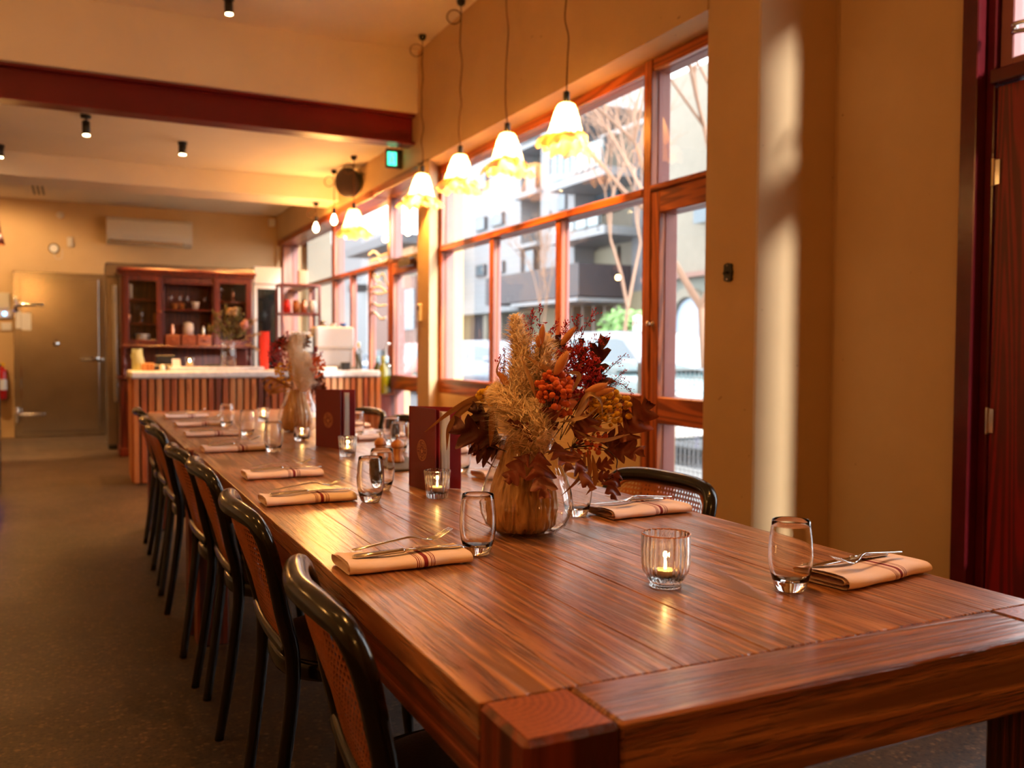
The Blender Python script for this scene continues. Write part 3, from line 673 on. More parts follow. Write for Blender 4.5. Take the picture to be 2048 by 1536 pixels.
# ------------------------------------------------------------------ salt and pepper mills on a slate tray
M['millwood'] = wood('turned_beech_wood', srgb(168, 100, 44), srgb(206, 140, 74), 'z', 2, 0.35, 0.05)
M['slate'] = simple('grey_slate', srgb(84, 78, 74), 0.6, bump=0.3, bs=40)
tag(MB().cbox(0.925, 1.085, 2.80, 3.13, TZ+0.0005, TZ+0.0085, 0.003).build('slate_tray', M['slate']), 'thin grey slate tray under the wooden mills', 'tray')
for (x, y, w_) in ((0.968, 3.07, 'left'), (1.0, 2.975, 'right')):
    t = thing('pepper_mill', 'small turned wooden mill with metal knob, the %s one on the slate tray' % w_, 'mill', (x, y, TZ+0.009), group='wooden mills')
    MB().lathe([(0, 0), (0.024, 0), (0.025, 0.004), (0.0245, 0.012), (0.02, 0.018), (0.0175, 0.032), (0.0195, 0.045), (0.0195, 0.05), (0, 0.05)], 24).build('body', M['millwood'], t, True)
    MB().lathe([(0, 0.051), (0.0215, 0.051), (0.0225, 0.056), (0.021, 0.066), (0.014, 0.075), (0.006, 0.079), (0, 0.08)], 24).build('cap', M['millwood'], t, True)
    MB().lathe([(0.003, 0.079), (0.003, 0.086), (0.006, 0.088), (0.0068, 0.092), (0.005, 0.096), (0, 0.097)], 14).build('knob', M['steel'], t, True)
# ================================================================== PENDANTS AND CEILING FITTINGS
def shade_mesh(seed, flare=1.0):
    r = random.Random(seed); ph = [r.uniform(0, 6.28) for _ in range(8)]; fold = r.choice((7, 8, 9)); lean = (r.uniform(-.02, .02), r.uniform(-.02, .02))
    RP = [(0, 0.012), (0.03, 0.034), (0.09, 0.05), (0.25, 0.068), (0.45, 0.083), (0.62, 0.096), (0.72, 0.104), (0.8, 0.124), (0.9, 0.146), (1.0, 0.158)]
    ZP = [(0, 0.0), (0.03, -0.002), (0.09, -0.012), (0.25, -0.06), (0.45, -0.118), (0.62, -0.165), (0.72, -0.185), (0.8, -0.195), (0.9, -0.215), (1.0, -0.245)]
    def fn(u, v):
        a = 2*PI*u; k = max(0, v-0.15)
        rad = interp(RP, v)*(1+k*0.14*math.sin(fold*a+ph[0])+k*0.08*math.sin(3*a+ph[1]))
        if v > 0.66: rad *= 1+(v-0.66)*flare*(0.42*math.sin(2*a+ph[2])+0.22*math.sin(5*a+ph[3])+0.12*math.sin(13*a+ph[4]))
        z = interp(ZP, v)+(0.0 if v < 0.55 else (v-0.55)*(0.045*math.sin(2*a+ph[5])+0.025*math.sin(7*a+ph[6])+0.022*math.sin(17*a+ph[7])))
        return (rad*math.cos(a)+lean[0]*v, rad*math.sin(a)+lean[1]*v, z)
    m = MB(); m.grid(fn, 96, 40, True)
    # second, inner ruffle that hangs from a seam
    def fn2(u, v):
        a = 2*PI*u; rad = lerp(0.092, 0.135, v)*(1+v*(0.10*math.sin(4*a+ph[3])+0.07*math.sin(9*a+ph[1])+0.04*math.sin(16*a+ph[2])))
        return (rad*math.cos(a)+lean[0], rad*math.sin(a)+lean[1], -0.178-0.075*v+v*(0.018*math.sin(3*a+ph[4])+0.012*math.sin(11*a+ph[0])))
    m.grid(fn2, 96, 10, True)
    return m.mesh('shade', M['shade'], True)
def ring(m, c, r, tr, ax):
    pts = []
    for i in range(19):
        a = 2*PI*i/18; pts.append(Vector(c)+Vector((ax[0]*math.cos(a)*r, ax[1]*math.cos(a)*r, math.sin(a)*r)))
    m.tube(pts, tr, 6, False)
def pendant(x, y, ztop, zs, seed, label, shade=True, power=16, wob=0.012):
    """zs: top of the socket"""
    t = thing('pendant_lamp', label, 'pendant lamp', (x, y, zs), group='hanging pendant lamps')
    H = ztop-zs
    MB().lathe([(0, H), (0.03, H), (0.031, H-0.012), (0.026, H-0.032), (0.01, H-0.042), (0, H-0.043)][::-1], 16).build('ceiling_rose', M['black'], t, True)
    m = MB(); n = 10; r = random.Random(seed)
    m.tube(smoothpath([(wob*r.uniform(-1, 1)*(0 < i < n), wob*r.uniform(-1, 1)*(0 < i < n), lerp(H-0.04, 0, i/n)) for i in range(n+1)], 4), 0.0042, 6)
    ring(m, (-0.045, 0.02, H-0.12), 0.05, 0.0042, (0.9, -0.43)); m.build('cord', M['cord'], t, True)
    MB().lathe([(0.005, 0), (0.017, -0.002), (0.0185, -0.01), (0.0185, -0.066), (0.0, -0.066)][::-1], 16).build('socket', M['black'], t, True)
    if shade:
        s_ = obj('shade', shade_mesh(seed), t); s_.location = (0, 0, -0.064); s_.rotation_euler = (0, 0, r.uniform(0, 6))
        b = MB(); b.lathe([(0, -0.16), (0.02, -0.15), (0.03, -0.125), (0.026, -0.10), (0.014, -0.075), (0.012, -0.066)], 16); b.build('bulb', M['bulb'], t, True)
        lamp('POINT', (0, 0, -0.165), power, t, WARM, 0.03)
    else:
        b = MB(); b.lathe([(0, -0.175), (0.016, -0.17), (0.031, -0.148), (0.033, -0.132), (0.024, -0.1), (0.014, -0.075), (0.012, -0.066)], 18); b.build('bulb', M['bulb'], t, True)
        lamp('POINT', (0, 0, -0.2), power, t, WARM, 0.033)
for i, (y, zs, pp) in enumerate(((4.47, 2.628, 48), (5.245, 2.627, 48), (6.03, 2.64, 52), (6.828, 2.642, 56))):
    pendant(2.5, y, 3.675, zs, 11+i, 'pleated gauze bell pendant lamp, %s from the camera in the row of four' % ORD[i], True, pp)
pendant(2.4, 8.455, 3.02, 2.575, 21, 'gauze bell pendant lamp beyond the red beam', True, 26, 0.004)
pendant(2.4, 9.2, 3.02, 2.63, 22, 'bare teardrop bulb pendant just beyond the far gauze shade', False, 15, 0.003)
pendant(2.4, 9.982, 2.80, 2.645, 23, 'bare teardrop bulb pendant hanging from the far bulkhead', False, 15, 0.002)
for i, (y_, pw) in enumerate(((0.6, 12), (3.2, 19), (5.8, 7))):  # unseen bulbs added over the left aisle to brighten ceiling and walls
    pendant(-1.7, y_, 3.675, 2.75, 31+i, 'unseen bare bulb pendant added to light the room, %s over the left aisle' % ORD[i], False, pw)
pendant(0.5, -1.3, 3.675, 2.66, 41, 'unseen bare bulb pendant added behind the camera to light the front', False, 13)  # extra unseen bulb added to lift the table end and chairs
# black ceiling spots
def spot(x, y, zc, tgt, label, power=0, drop=0.05, white=False, angle=1.3, r=0.03, L=0.11, col=WARM):
    t = thing('ceiling_spotlight', label, 'spotlight', (x, y, zc), group='ceiling spotlights')
    mt = M['white'] if white else M['black']; d = (Vector(tgt)-Vector((x, y, zc))).normalized()
    MB().lathe([(0, -0.025), (0.04, -0.025), (0.042, 0), (0, 0)], 18).build('base', mt, t, True)
    MB().tube([(0, 0, -0.02), (0, 0, -drop)], 0.007, 8).build('stem', mt, t)
    p0 = Vector((0, 0, -drop))+d*(-0.02); m = MB(); m.tube([p0, p0+d*L], r, 18); hd_ = m.build('head', mt, t, True)
    if power:
        MB().tube([p0+d*(L+0.001), p0+d*(L+0.004)], r*0.86, 16).build('lens', M['bulb'], hd_)
        lamp('SPOT', p0+d*(L+0.02), power, t, col, 0.03, tgt, angle, 0.5)
spot(0.075, 7.97, 3.02, (0.12, 7.6, 0), 'black tilted ceiling spotlight just beyond the red beam', 90, 0.07)
spot(0.863, 8.6, 3.02, (0.863, 8.58, 0), 'black upright ceiling spotlight near the middle of the back ceiling', 90, 0.03, r=0.034, L=0.1)
spot(-0.63, 9.5, 3.02, (-0.75, 9.4, 0), 'black ceiling spotlight cut by the left edge of the photo', 70, 0.03, r=0.036, L=0.1)
s0 = onz(457, -2, 3.66)
spot(s0.x, s0.y, 3.675, (1.1, 6.6, 0.7), 'black ceiling spotlight cut by the top edge of the photo', 190, 0.03, angle=0.75)
spot(0.9, 1.6, 3.675, (0.75, 1.55, 0.7), 'black ceiling spotlight above the near end of the table', 60, 0.04)
spot(-0.5, 2.2, 3.675, (0.1, 2.4, 0.7), 'black ceiling spotlight above the aisle', 8, 0.04)
tr = thing('lighting_track', 'white lighting track along the back of the far bulkhead', 'lighting track', (0.9, 10.36, 3.09))
MB().cbox(-1.1, 1.1, -0.015, 0.015, -0.025, 0, 0.003).build('rail', M['white'], tr)
for (x, tg, lb, pw) in ((0.145, (-0.6, 11.2, 1.6), 'white track spotlight turned away, left of the three', 0), (0.905, (0.85, 10.2, 1.2), 'white lit track spotlight in front of the air conditioner', 60), (1.6, (1.75, 10.1, 1.2), 'white lit track spotlight nearest the window', 60)):
    spot(x, 10.36, 3.065, tg, lb, pw, 0.12, True, 1.2, 0.036, 0.1)
# ventilation slots
t = thing('ceiling_vent', 'slotted ceiling vent at the far left', 'vent', (-0.45, 12.2, 3.09)); MB().cbox(-0.13, 0.13, -0.56, 0.56, -0.012, 0, 0.003).build('frame', M['ceil'], t)
for k in range(3): MB().box(-0.03+k*0.05, -0.004+k*0.05, -0.52, 0.52, -0.0135, -0.0125).build('slot', M['black'], t)
# exit sign, speaker
t = thing('exit_sign', 'green illuminated exit sign under the end of the red beam', 'sign', (2.51, 7.62, 2.9))
MB().cbox(-0.06, 0.09, -0.02, 0.02, -0.135, 0.03, 0.006).build('housing', M['black'], t)
MB().box(-0.05, 0.03, -0.0225, -0.0205, -0.115, 0.0).build('panel', emit('exit_sign_green', (0.05, 0.85, 0.42), 1.5), t)
m = MB(); m.ball((-0.012, -0.0235, -0.022), 0.008, 8, 6); m.tube([(-0.012, -0.0235, -0.035), (-0.016, -0.0235, -0.065), (-0.03, -0.0235, -0.1)], 0.006, 6); m.tube([(-0.016, -0.0235, -0.065), (0.0, -0.0235, -0.08), (0.006, -0.0235, -0.105)], 0.005, 6); m.tube([(-0.012, -0.0235, -0.04), (0.008, -0.0235, -0.055)], 0.004, 6)
m.build('running_figure', M['paper'], t)
t = thing('wall_speaker', 'round black loudspeaker bracketed to the wall above the far window', 'speaker', (2.5, 8.95, 2.86))
d = Vector((-0.75, -0.62, -0.25)).normalized(); m = MB(); m.tube([d*-0.11, d*-0.1, d*0.02, d*0.05], [0.05, 0.105, 0.15, 0.15], 24); m.build('cabinet', M['navy'], t, True)
MB().tube([d*0.051, d*0.06], [0.143, 0.13], 24).build('grille', simple('brown_speaker_grille', (0.05, 0.025, 0.018), 0.6), t, True)
MB().tube(smoothpath([(0.1, 0.02, 0.07), (0.06, 0.05, 0.1), (-0.02, 0.06, 0.08)]), 0.012, 8).build('bracket', M['black'], t)
# wall plates
t = thing('light_switch', 'black ornate toggle switch plate on the near pillar', 'switch', (XW, 3.16, 1.513))
pl = [(-0.02, 0.038), (-0.026, 0.03), (-0.024, 0.02), (-0.028, 0.0), (-0.024, -0.02), (-0.026, -0.03), (-0.02, -0.038), (0.0, -0.042)]; pl = pl+[(-a, b) for a, b in pl[::-1][1:]]+[(0, 0.042)]
MB().prism(pl, -0.012, 0, 'x').build('plate', M['black'], t)
m = MB(); m.tube([(-0.011, 0, 0), (-0.035, 0, -0.006)], [0.006, 0.005], 8); m.build('toggle', M['navy'], t, True)
for zz in (0.03, -0.03): MB().ball((-0.013, 0, zz), 0.004, 8, 5).build('screw', M['steel'], t)
t = thing('alarm_keypad', 'small cream alarm keypad on the pillar between the street doors', 'keypad', (XW, 7.13, 1.478))
MB().cbox(-0.025, 0, -0.035, 0.035, -0.075, 0.075, 0.006).build('case', M['white'], t); MB().box(-0.0265, -0.0255, -0.022, 0.022, 0.02, 0.055).build('screen', M['navy'], t)
# ================================================================== COUNTER
t = thing('bar_counter', 'timber-slatted service counter across the back of the room', 'counter', (1.48, 8.5, 0))
def W(m, name, mat, sm=False, par=None): return m.build(name, mat, par or t, sm, world=True)
W(MB().box(0.44, 2.54, 8.235, 8.86, 0.0, 0.905), 'carcass', simple('dark_counter_backing', srgb(44, 16, 10), 0.6))
SL = [wood('oiled_batten_%s' % n, d_, l_, 'z', 2.2, 0.4, 0.12) for n, d_, l_ in (('amber', srgb(176, 98, 46), srgb(212, 134, 72)), ('rust', srgb(152, 72, 34), srgb(188, 104, 56)), ('umber', srgb(104, 48, 28), srgb(142, 72, 42)), ('tan', srgb(184, 118, 68), srgb(218, 154, 98)))]
r = random.Random(4); x = 0.415; i = 0
sm = [MB().cbox(-0.0225, 0.0225, -0.02, 0.015, 0.012, 0.905, 0.004).mesh('slat', q) for q in SL]
while x < 2.545:
    o = obj('slat', sm[r.choice((0, 0, 1, 1, 2, 3, 3))], t); o.location = Vector((x+0.0225, 8.22, 0))-t.location; x += 0.0608
y = 8.285
while y < 8.84:
    o = obj('slat', sm[r.choice((0, 1, 3))], t); o.location = Vector((0.425, y, 0))-t.location; o.rotation_euler = (0, 0, -PI/2); y += 0.0608
tag(MB().cbox(0.395, 2.575, 8.175, 8.9, 0.907, 0.968, 0.012).build('stone_benchtop', M['stone']), 'pale marble benchtop on the slatted counter', 'benchtop')
CZ = 0.9685
def lathed(name, prof, x, y, z, mat, label, cat, group=None, n=18, rz=0):
    o = MB().lathe(prof, n).build(name, mat, None, True); o.location = (x, y, z); return tag(o, label, cat, group)
tag(MB().cbox(0.72, 1.54, 8.4, 8.62, CZ, CZ+0.032, 0.005).build('marble_slab', M['stone']), 'raised marble slab lying on the benchtop', 'slab')
def small_votive(x, y, z):
    v = thing('votive_holder', 'glass tealight holder glowing on the marble slab of the counter', 'candle holder', (x, y, z))
    MB().lathe([(0, 0), (0.032, 0), (0.04, 0.085), (0.0385, 0.085), (0.03, 0.01), (0, 0.01)], 20).build('cup', M['glass'], v, True)
    MB().lathe([(0, 0.012), (0.024, 0.012), (0.024, 0.04), (0, 0.042)], 14).build('wax', M['wax'], v, True)
    MB().lathe([(0, 0.044), (0.005, 0.05), (0.005, 0.058), (0, 0.072)], 8).build('flame', M['flame'], v, True)
    lamp('POINT', (0, 0, 0.08), 0.15, v, (1, 0.55, 0.18), 0.008, name='flame_light')
small_votive(0.9, 8.5, CZ+0.0325)
tag(MB().cbox(0.50, 0.60, 8.47, 8.56, CZ, CZ+0.065, 0.004).build('wooden_box', M['millwood']), 'small wooden box on the left end of the counter', 'box')
t = thing('payment_terminal', 'black payment terminal and till stand on the counter', 'payment terminal', (0.70, 8.68, CZ))
MB().cbox(-0.1, 0.1, -0.08, 0.08, 0, 0.05, 0.01).build('base', M['navy'], t); m = MB(); m.cbox(-0.07, 0.09, -0.01, 0.01, 0.05, 0.135, 0.004); m.build('screen', M['navy'], t)
t = thing('table_card', 'white folded card standing in front of the payment terminal', 'card', (0.79, 8.51, CZ+0.0325))
m = MB(); m.add([(-0.035, -0.02, 0), (0.035, -0.02, 0), (0.03, 0, 0.07), (-0.04, 0, 0.07), (-0.035, 0.02, 0), (0.035, 0.02, 0)], [(0, 1, 2, 3), (3, 2, 5, 4)]); m.build('sheet', M['paper'], t)
lathed('stamp_bottle', [(0, 0), (0.025, 0), (0.025, 0.03), (0.014, 0.04), (0.014, 0.055), (0, 0.055)], 0.665, 8.43, CZ, M['white'], 'small white capped jar beside the marble slab', 'jar')
tag(MB().cbox(1.06, 1.2, 8.66, 8.74, CZ, CZ+0.05, 0.006).build('black_tray', M['navy']), 'low black tray behind the marble slab', 'tray')
# paper bag leaning at the left end
m = MB(); m.grid(lambda u, v: (0.43+0.09*u+0.012*math.sin(v*5), 8.62-0.03*math.sin(PI*u)+0.02*v, CZ+v*(0.2-0.06*(1-u))), 6, 8); m.grid(lambda u, v: (0.43+0.09*u, 8.66+0.02*v, CZ+v*0.19), 4, 4)
tag(m.build('paper_bag', simple('pale_green_paper', srgb(178, 178, 130), 0.8), None, True), 'pale green paper bag at the left end of the counter', 'bag')
# stacked red cups
t = thing('cup_stack', 'tall stack of red plastic cups on the counter', 'cups', (1.58, 8.62, CZ))
for k in range(9): o = MB().lathe([(0.036, 0), (0.048, 0.118), (0.05, 0.12), (0.046, 0.118), (0.034, 0.004), (0, 0.004)], 20).build('cup', M['red'], t, True); o.location = (0, 0, k*0.03)
# coffee machine seen from behind, papers, bottles
t = thing('coffee_machine', 'white-backed coffee machine standing on the counter', 'coffee machine', (2.27, 8.72, CZ))
MB().cbox(-0.2, 0.185, -0.1, 0.15, 0.2, 0.42, 0.02).build('body', M['white'], t); MB().cbox(-0.19, 0.175, -0.06, 0.14, 0.03, 0.2, 0.01).build('backplate', M['white'], t)
MB().cbox(-0.2, 0.19, -0.1, 0.15, 0.0, 0.03, 0.006).build('drip_tray', M['stain'], t); MB().cbox(-0.42, -0.21, -0.05, 0.14, 0.16, 0.33, 0.01).build('grinder_box', M['stain'], t)
MB().cbox(-0.42, -0.21, -0.05, 0.14, 0.0, 0.16, 0.01).build('grinder_base', M['navy'], t)
for k in range(5):
    lathed('saucer_stack', [(0, 0), (0.035, 0), (0.05, 0.012), (0.05, 0.03), (0, 0.03)], 1.9+k*0.028, 8.76, CZ+0.331, M['white'], '%s white saucer stack on the steel grinder' % ('left' if k == 0 else 'right'), 'saucers', 'white crockery on the coffee machine') if k in (0, 4) else None
for k, (dx, h_) in enumerate(((-0.1, 0.055), (0.0, 0.03), (0.1, 0.035))):
    lathed('cup_on_machine', [(0, 0), (0.025, 0), (0.034, h_), (0.031, h_), (0.022, 0.005), (0, 0.005)], 2.27+dx, 8.74, CZ+0.4205, [M['stain'], M['white'], simple('blue_enamel', srgb(50, 90, 170), 0.3)][k], ['steel jug on top of the coffee machine', 'white cup on top of the coffee machine', 'small blue bowl on top of the coffee machine'][k], 'cup')
tag(MB().cbox(2.02, 2.2, 8.3, 8.5, CZ, CZ+0.03, 0.012).build('folded_cloth', M['paper'], None, True), 'white folded cloth on the counter behind the second vase', 'cloth')
tag(MB().cbox(2.26, 2.34, 8.36, 8.44, CZ, CZ+0.075, 0.01).build('napkin_dispenser', M['navy']), 'small black napkin holder on the counter', 'napkin holder')
BOT = [(0, 0), (0.036, 0), (0.038, 0.005), (0.038, 0.17), (0.032, 0.2), (0.016, 0.235), (0.0145, 0.29), (0.016, 0.295), (0, 0.297)]
def bottle(x, y, z, mat, label, cap=None, s_=1.0):
    t = thing('wine_bottle', label, 'bottle', (x, y, z), group='bottles at the right end of the counter')
    MB().lathe([(r_*s_, z_*s_) for r_, z_ in BOT], 18).build('body', mat, t, True)
    MB().lathe([(0.0165*s_, 0.245*s_), (0.0175*s_, 0.248*s_), (0.0175*s_, 0.298*s_), (0, 0.299*s_)], 14).build('capsule', cap or M['navy'], t, True)
gcap = simple('gold_foil_capsule', srgb(214, 150, 40), 0.35, 0.4); wcap = M['white']; bcap = simple('pale_blue_capsule', srgb(150, 190, 205), 0.4)
lathed('water_bottle', [(0, 0), (0.045, 0), (0.047, 0.18), (0.04, 0.22), (0.018, 0.255), (0.018, 0.29), (0, 0.29)], 2.42, 8.5, CZ, M['glass'], 'clear glass water bottle on the counter', 'bottle')
bottle(2.49, 8.62, CZ, M['green'], 'olive wine bottle with gold capsule on the counter', gcap, 0.86)
bottle(2.535, 8.76, CZ, M['solidglass'], 'clear bottle with white capsule behind the olive bottles', wcap, 0.9)
t = thing('bottle_crate', 'dark timber crate of bottles against the street door', 'crate', (2.665, 8.38, 0))
MB().cbox(-0.075, 0.085, -0.13, 0.14, 0, 0.72, 0.006).build('body', M['cherry'], t); MB().cbox(-0.08, 0.09, -0.14, 0.145, 0.72, 0.74, 0.004).build('top', M['apron'], t)
for k, (x_, y_, mt, cp, nm) in enumerate(((2.64, 8.47, M['green'], bcap, 'left olive'), (2.705, 8.39, M['green'], bcap, 'right olive'), (2.64, 8.29, M['yellowglass'], M['yellowglass'], 'yellow-green'))):
    bottle(x_ if k else 2.64, y_, 0.741, mt, '%s bottle standing on the dark crate by the door' % nm, cp, 1.22)
# ================================================================== DRESSER (cherry hutch) behind the counter
t = thing('kitchen_dresser', 'cherry-stained dresser with glazed doors and small drawers behind the counter', 'dresser', (1.1, 10.6, 0))
def B(name, *a, mat=None, b=0.006, par=None): return MB().cbox(*a, b).build(name, mat or M['cherry'], par or t, world=True)
B('base', 0.40, 1.80, 10.42, 10.9, 0.08, 0.83); B('plinth', 0.385, 1.81, 10.4, 10.9, 0, 0.09); B('worktop', 0.38, 1.82, 10.38, 10.92, 0.83, 0.86)
for (xa, xb_) in ((0.45, 0.86), (0.88, 1.32), (1.34, 1.75)): B('base_door', xa, xb_, 10.405, 10.43, 0.14, 0.66, b=0.01); B('base_drawer', xa, xb_, 10.405, 10.43, 0.68, 0.81, b=0.008)
B('back_board', 0.42, 1.79, 10.84, 10.86, 0.86, 1.98)
for xx in (0.42, 0.825, 1.355, 1.765): B('upright', xx, xx+0.028, 10.5, 10.84, 1.2, 1.96)
B('shelf', 0.41, 1.80, 10.46, 10.85, 1.17, 1.2); B('top_board', 0.41, 1.8, 10.48, 10.86, 1.955, 1.98)
m = MB(); m.cbox(0.395, 1.815, 10.46, 10.88, 1.955, 1.985, 0.006); m.cbox(0.375, 1.83, 10.44, 10.9, 1.985, 2.03, 0.012); m.build('cornice', M['cherry'], t, world=True)
for zz, xa, xb_ in ((1.60, 0.853, 1.355), (1.70, 0.448, 0.825), (1.44, 0.448, 0.825), (1.70, 1.383, 1.765), (1.44, 1.383, 1.765)): B('shelf', xa, xb_, 10.52, 10.84, zz-0.018, zz)
pd = B('carved_pediment', 0.853, 1.355, 10.5, 10.52, 1.87, 1.955)
m = MB()
for k in range(-3, 4): m.tube([(1.104, 10.498, 1.905), (1.104+k*0.05, 10.498, 1.912+0.012*(3-abs(k))/3), (1.104+k*0.075, 10.498, 1.905)], [0.004, 0.009, 0.002], 6)
m.build('carving', M['apron'], pd, world=True)
for xa, xb_, kx in ((0.44, 0.825, 0.805), (1.375, 1.775, 1.395)):
    d_ = thing('door', None, None, (0, 0, 0)); d_.parent = t; d_.location = Vector((xa, 10.485, 1.2))-t.location
    m = MB(); w_ = xb_-xa
    for q in ((0, 0.055, 0, 0.755), (w_-0.055, w_, 0, 0.755), (0.055, w_-0.055, 0, 0.06), (0.055, w_-0.055, 0.695, 0.755)): m.cbox(q[0], q[1], -0.012, 0.012, q[2], q[3], 0.003)
    m.build('door_frame', M['cherry'], d_); MB().box(0.055, w_-0.055, -0.002, 0.002, 0.06, 0.695).build('pane', M['pane'], d_)
    o = MB().lathe([(0, 0), (0.008, 0), (0.008, 0.012), (0.016, 0.02), (0.012, 0.03), (0, 0.032)], 10).build('knob', M['drawer'], d_, True); o.location = (kx-xa, -0.012, 0.36); o.rotation_euler = (PI/2, 0, 0)
for k in range(3):
    xa = 0.862+k*0.167; dr = B('drawer', xa, xa+0.15, 10.485, 10.7, 1.205, 1.315, mat=M['drawer'], b=0.004)
    kb = MB().lathe([(0, 0), (0.007, 0), (0.007, 0.01), (0.015, 0.018), (0.01, 0.028), (0, 0.03)], 10).build('knob', M['drawer'], dr, True); kb.location = Vector((xa+0.075, 10.484, 1.26)); kb.rotation_euler = (PI/2, 0, 0)
    kb.location = Vector((xa+0.075, 10.484, 1.26))-anchor(dr)
for xx in (0.44, 1.76):
    m = MB(); m.lathe([(0.018, 0.861), (0.03, 0.865), (0.03, 0.89), (0.016, 0.91), (0.026, 0.96), (0.03, 1.0), (0.02, 1.05), (0.014, 1.08), (0.026, 1.1), (0.02, 1.13), (0.028, 1.15), (0.028, 1.17)], 16, (xx, 10.5, 0)); m.build('turned_post', M['cherry'], t, True, world=True)
WG = [(0, 0), (0.028, 0), (0.028, 0.003), (0.004, 0.008), (0.004, 0.07), (0.022, 0.09), (0.032, 0.12), (0.027, 0.155)]
def glassware(x, z, prof, mat, label, cat, s_=1.0, y=10.62): return lathed('glassware', [(a*s_, b*s_) for a, b in prof], x, y, z+0.0008, mat, label, cat, 'crockery on the dresser', 16)
CUP = [(0, 0), (0.024, 0), (0.036, 0.06), (0.038, 0.075), (0.034, 0.073), (0.022, 0.006), (0, 0.006)]
for k, xx in enumerate((0.93, 1.02, 1.1, 1.29)): glassware(xx, 1.60, WG, M['glass'], '%s stemmed glass from the left on the dresser middle shelf' % ['first', 'second', 'third', 'fourth'][k], 'glass', 0.9)
glassware(1.19, 1.60, CUP, M['white'], 'white cup on the dresser middle shelf', 'cup', 1.15)
for k, xx in enumerate((0.98, 1.06)): glassware(xx, 1.60, CUP, M['millwood'], '%s amber beaker on the dresser middle shelf' % ('left', 'right')[k], 'beaker', 0.95, 10.72)
PIG = [(0, 0), (0.03, 0), (0.02, 0.02), (0.028, 0.06), (0.014, 0.09), (0.02, 0.11), (0, 0.125)]
glassware(0.94, 1.3155, PIG, M['copper'], 'small copper figurine standing on the left drawer', 'figurine', 1.0, 10.58)
glassware(1.11, 1.3155, [(0, 0), (0.055, 0), (0.06, 0.08), (0.052, 0.13), (0.02, 0.145), (0, 0.146)], M['white'], 'white ceramic jar standing on the middle drawer', 'jar', 1.0, 10.6)
glassware(1.27, 1.3155, PIG, M['steel'], 'small silver pepper pot on the right drawer', 'pot', 0.9, 10.58)
glassware(0.62, 1.44, [(0, 0), (0.035, 0), (0.02, 0.03), (0.04, 0.07), (0.04, 0.13), (0.018, 0.16), (0.02, 0.2), (0, 0.22)], M['glass'], 'cut-glass decanter behind the left dresser door', 'decanter')
glassware(0.64, 1.2, [(0, 0), (0.07, 0), (0.07, 0.09), (0.076, 0.12), (0, 0.12)], M['white'], 'white ceramic pot low behind the left dresser door', 'pot')
glassware(0.52, 1.70, [(0, 0), (0.02, 0), (0.022, 0.15), (0.01, 0.17), (0, 0.17)], M['plastic'], 'tall cream candle behind the left dresser door', 'candle')
glassware(0.5, 1.44, [(0, 0), (0.02, 0), (0.018, 0.12), (0, 0.12)], M['copper'], 'slim copper beaker left of the decanter', 'beaker')
glassware(0.76, 1.44, [(0, 0), (0.02, 0), (0.018, 0.11), (0, 0.11)], M['millwood'], 'slim wooden shaker right of the decanter', 'shaker')
glassware(1.46, 1.70, WG, M['glass'], 'stemmed glass behind the right dresser door', 'glass', 1.1)
glassware(1.6, 1.70, [(0, 0), (0.02, 0), (0.016, 0.14), (0, 0.15)], M['copper'], 'copper shaker behind the right dresser door', 'shaker')
# ================================================================== FRIDGES behind the dresser
t = thing('upright_fridge', 'stainless double fridge with lit top behind the dresser', 'fridge', (1.1, 11.5, 0))
MB().cbox(0.29-1.1, 1.93-1.1, -0.3, 0.4, 0.05, 2.14, 0.01).build('body', M['stain'], t); MB().cbox(0.28-1.1, 1.93-1.1, -0.34, -0.3, 1.98, 2.12, 0.006).build('fascia', M['stain'], t)
MB().tube([(0.385-1.1, -0.36, 0.56), (0.375-1.1, -0.36, 1.88)], 0.022, 10).build('door_handle', M['white'], t, True); MB().cbox(0.3-1.1, 1.92-1.1, -0.29, 0.39, 0, 0.05, 0.004).build('feet', M['navy'], t)
t = thing('glass_door_fridge', 'white glass-fronted drinks fridge right of the dresser', 'fridge', (2.09, 11.45, 0))
MB().cbox(-0.155, 0.165, -0.22, 0.4, 0.04, 2.17, 0.01).build('body', simple('fridge_interior', (0.05, 0.055, 0.055), 0.4), t); MB().cbox(-0.158, 0.168, -0.255, -0.22, 1.96, 2.17, 0.006).build('header', M['white'], t)
m = MB()
for q in ((-0.158, -0.12, 0.1, 1.95), (0.115, 0.168, 0.1, 1.95), (-0.12, 0.115, 0.1, 0.16), (-0.12, 0.115, 1.9, 1.95)): m.cbox(q[0], q[1], -0.255, -0.22, q[2], q[3], 0.004)
m.build('door_frame', M['white'], t); MB().box(-0.12, 0.115, -0.24, -0.235, 0.16, 1.9).build('pane', glass_thin('dark_fridge_glass', (0.5, 0.55, 0.55), 1.5, 2.2), t)
for zz in (0.6, 1.0, 1.4, 1.7): MB().box(-0.12, 0.115, -0.219, -0.2, zz, zz+0.012).build('rack', M['steel'], t)
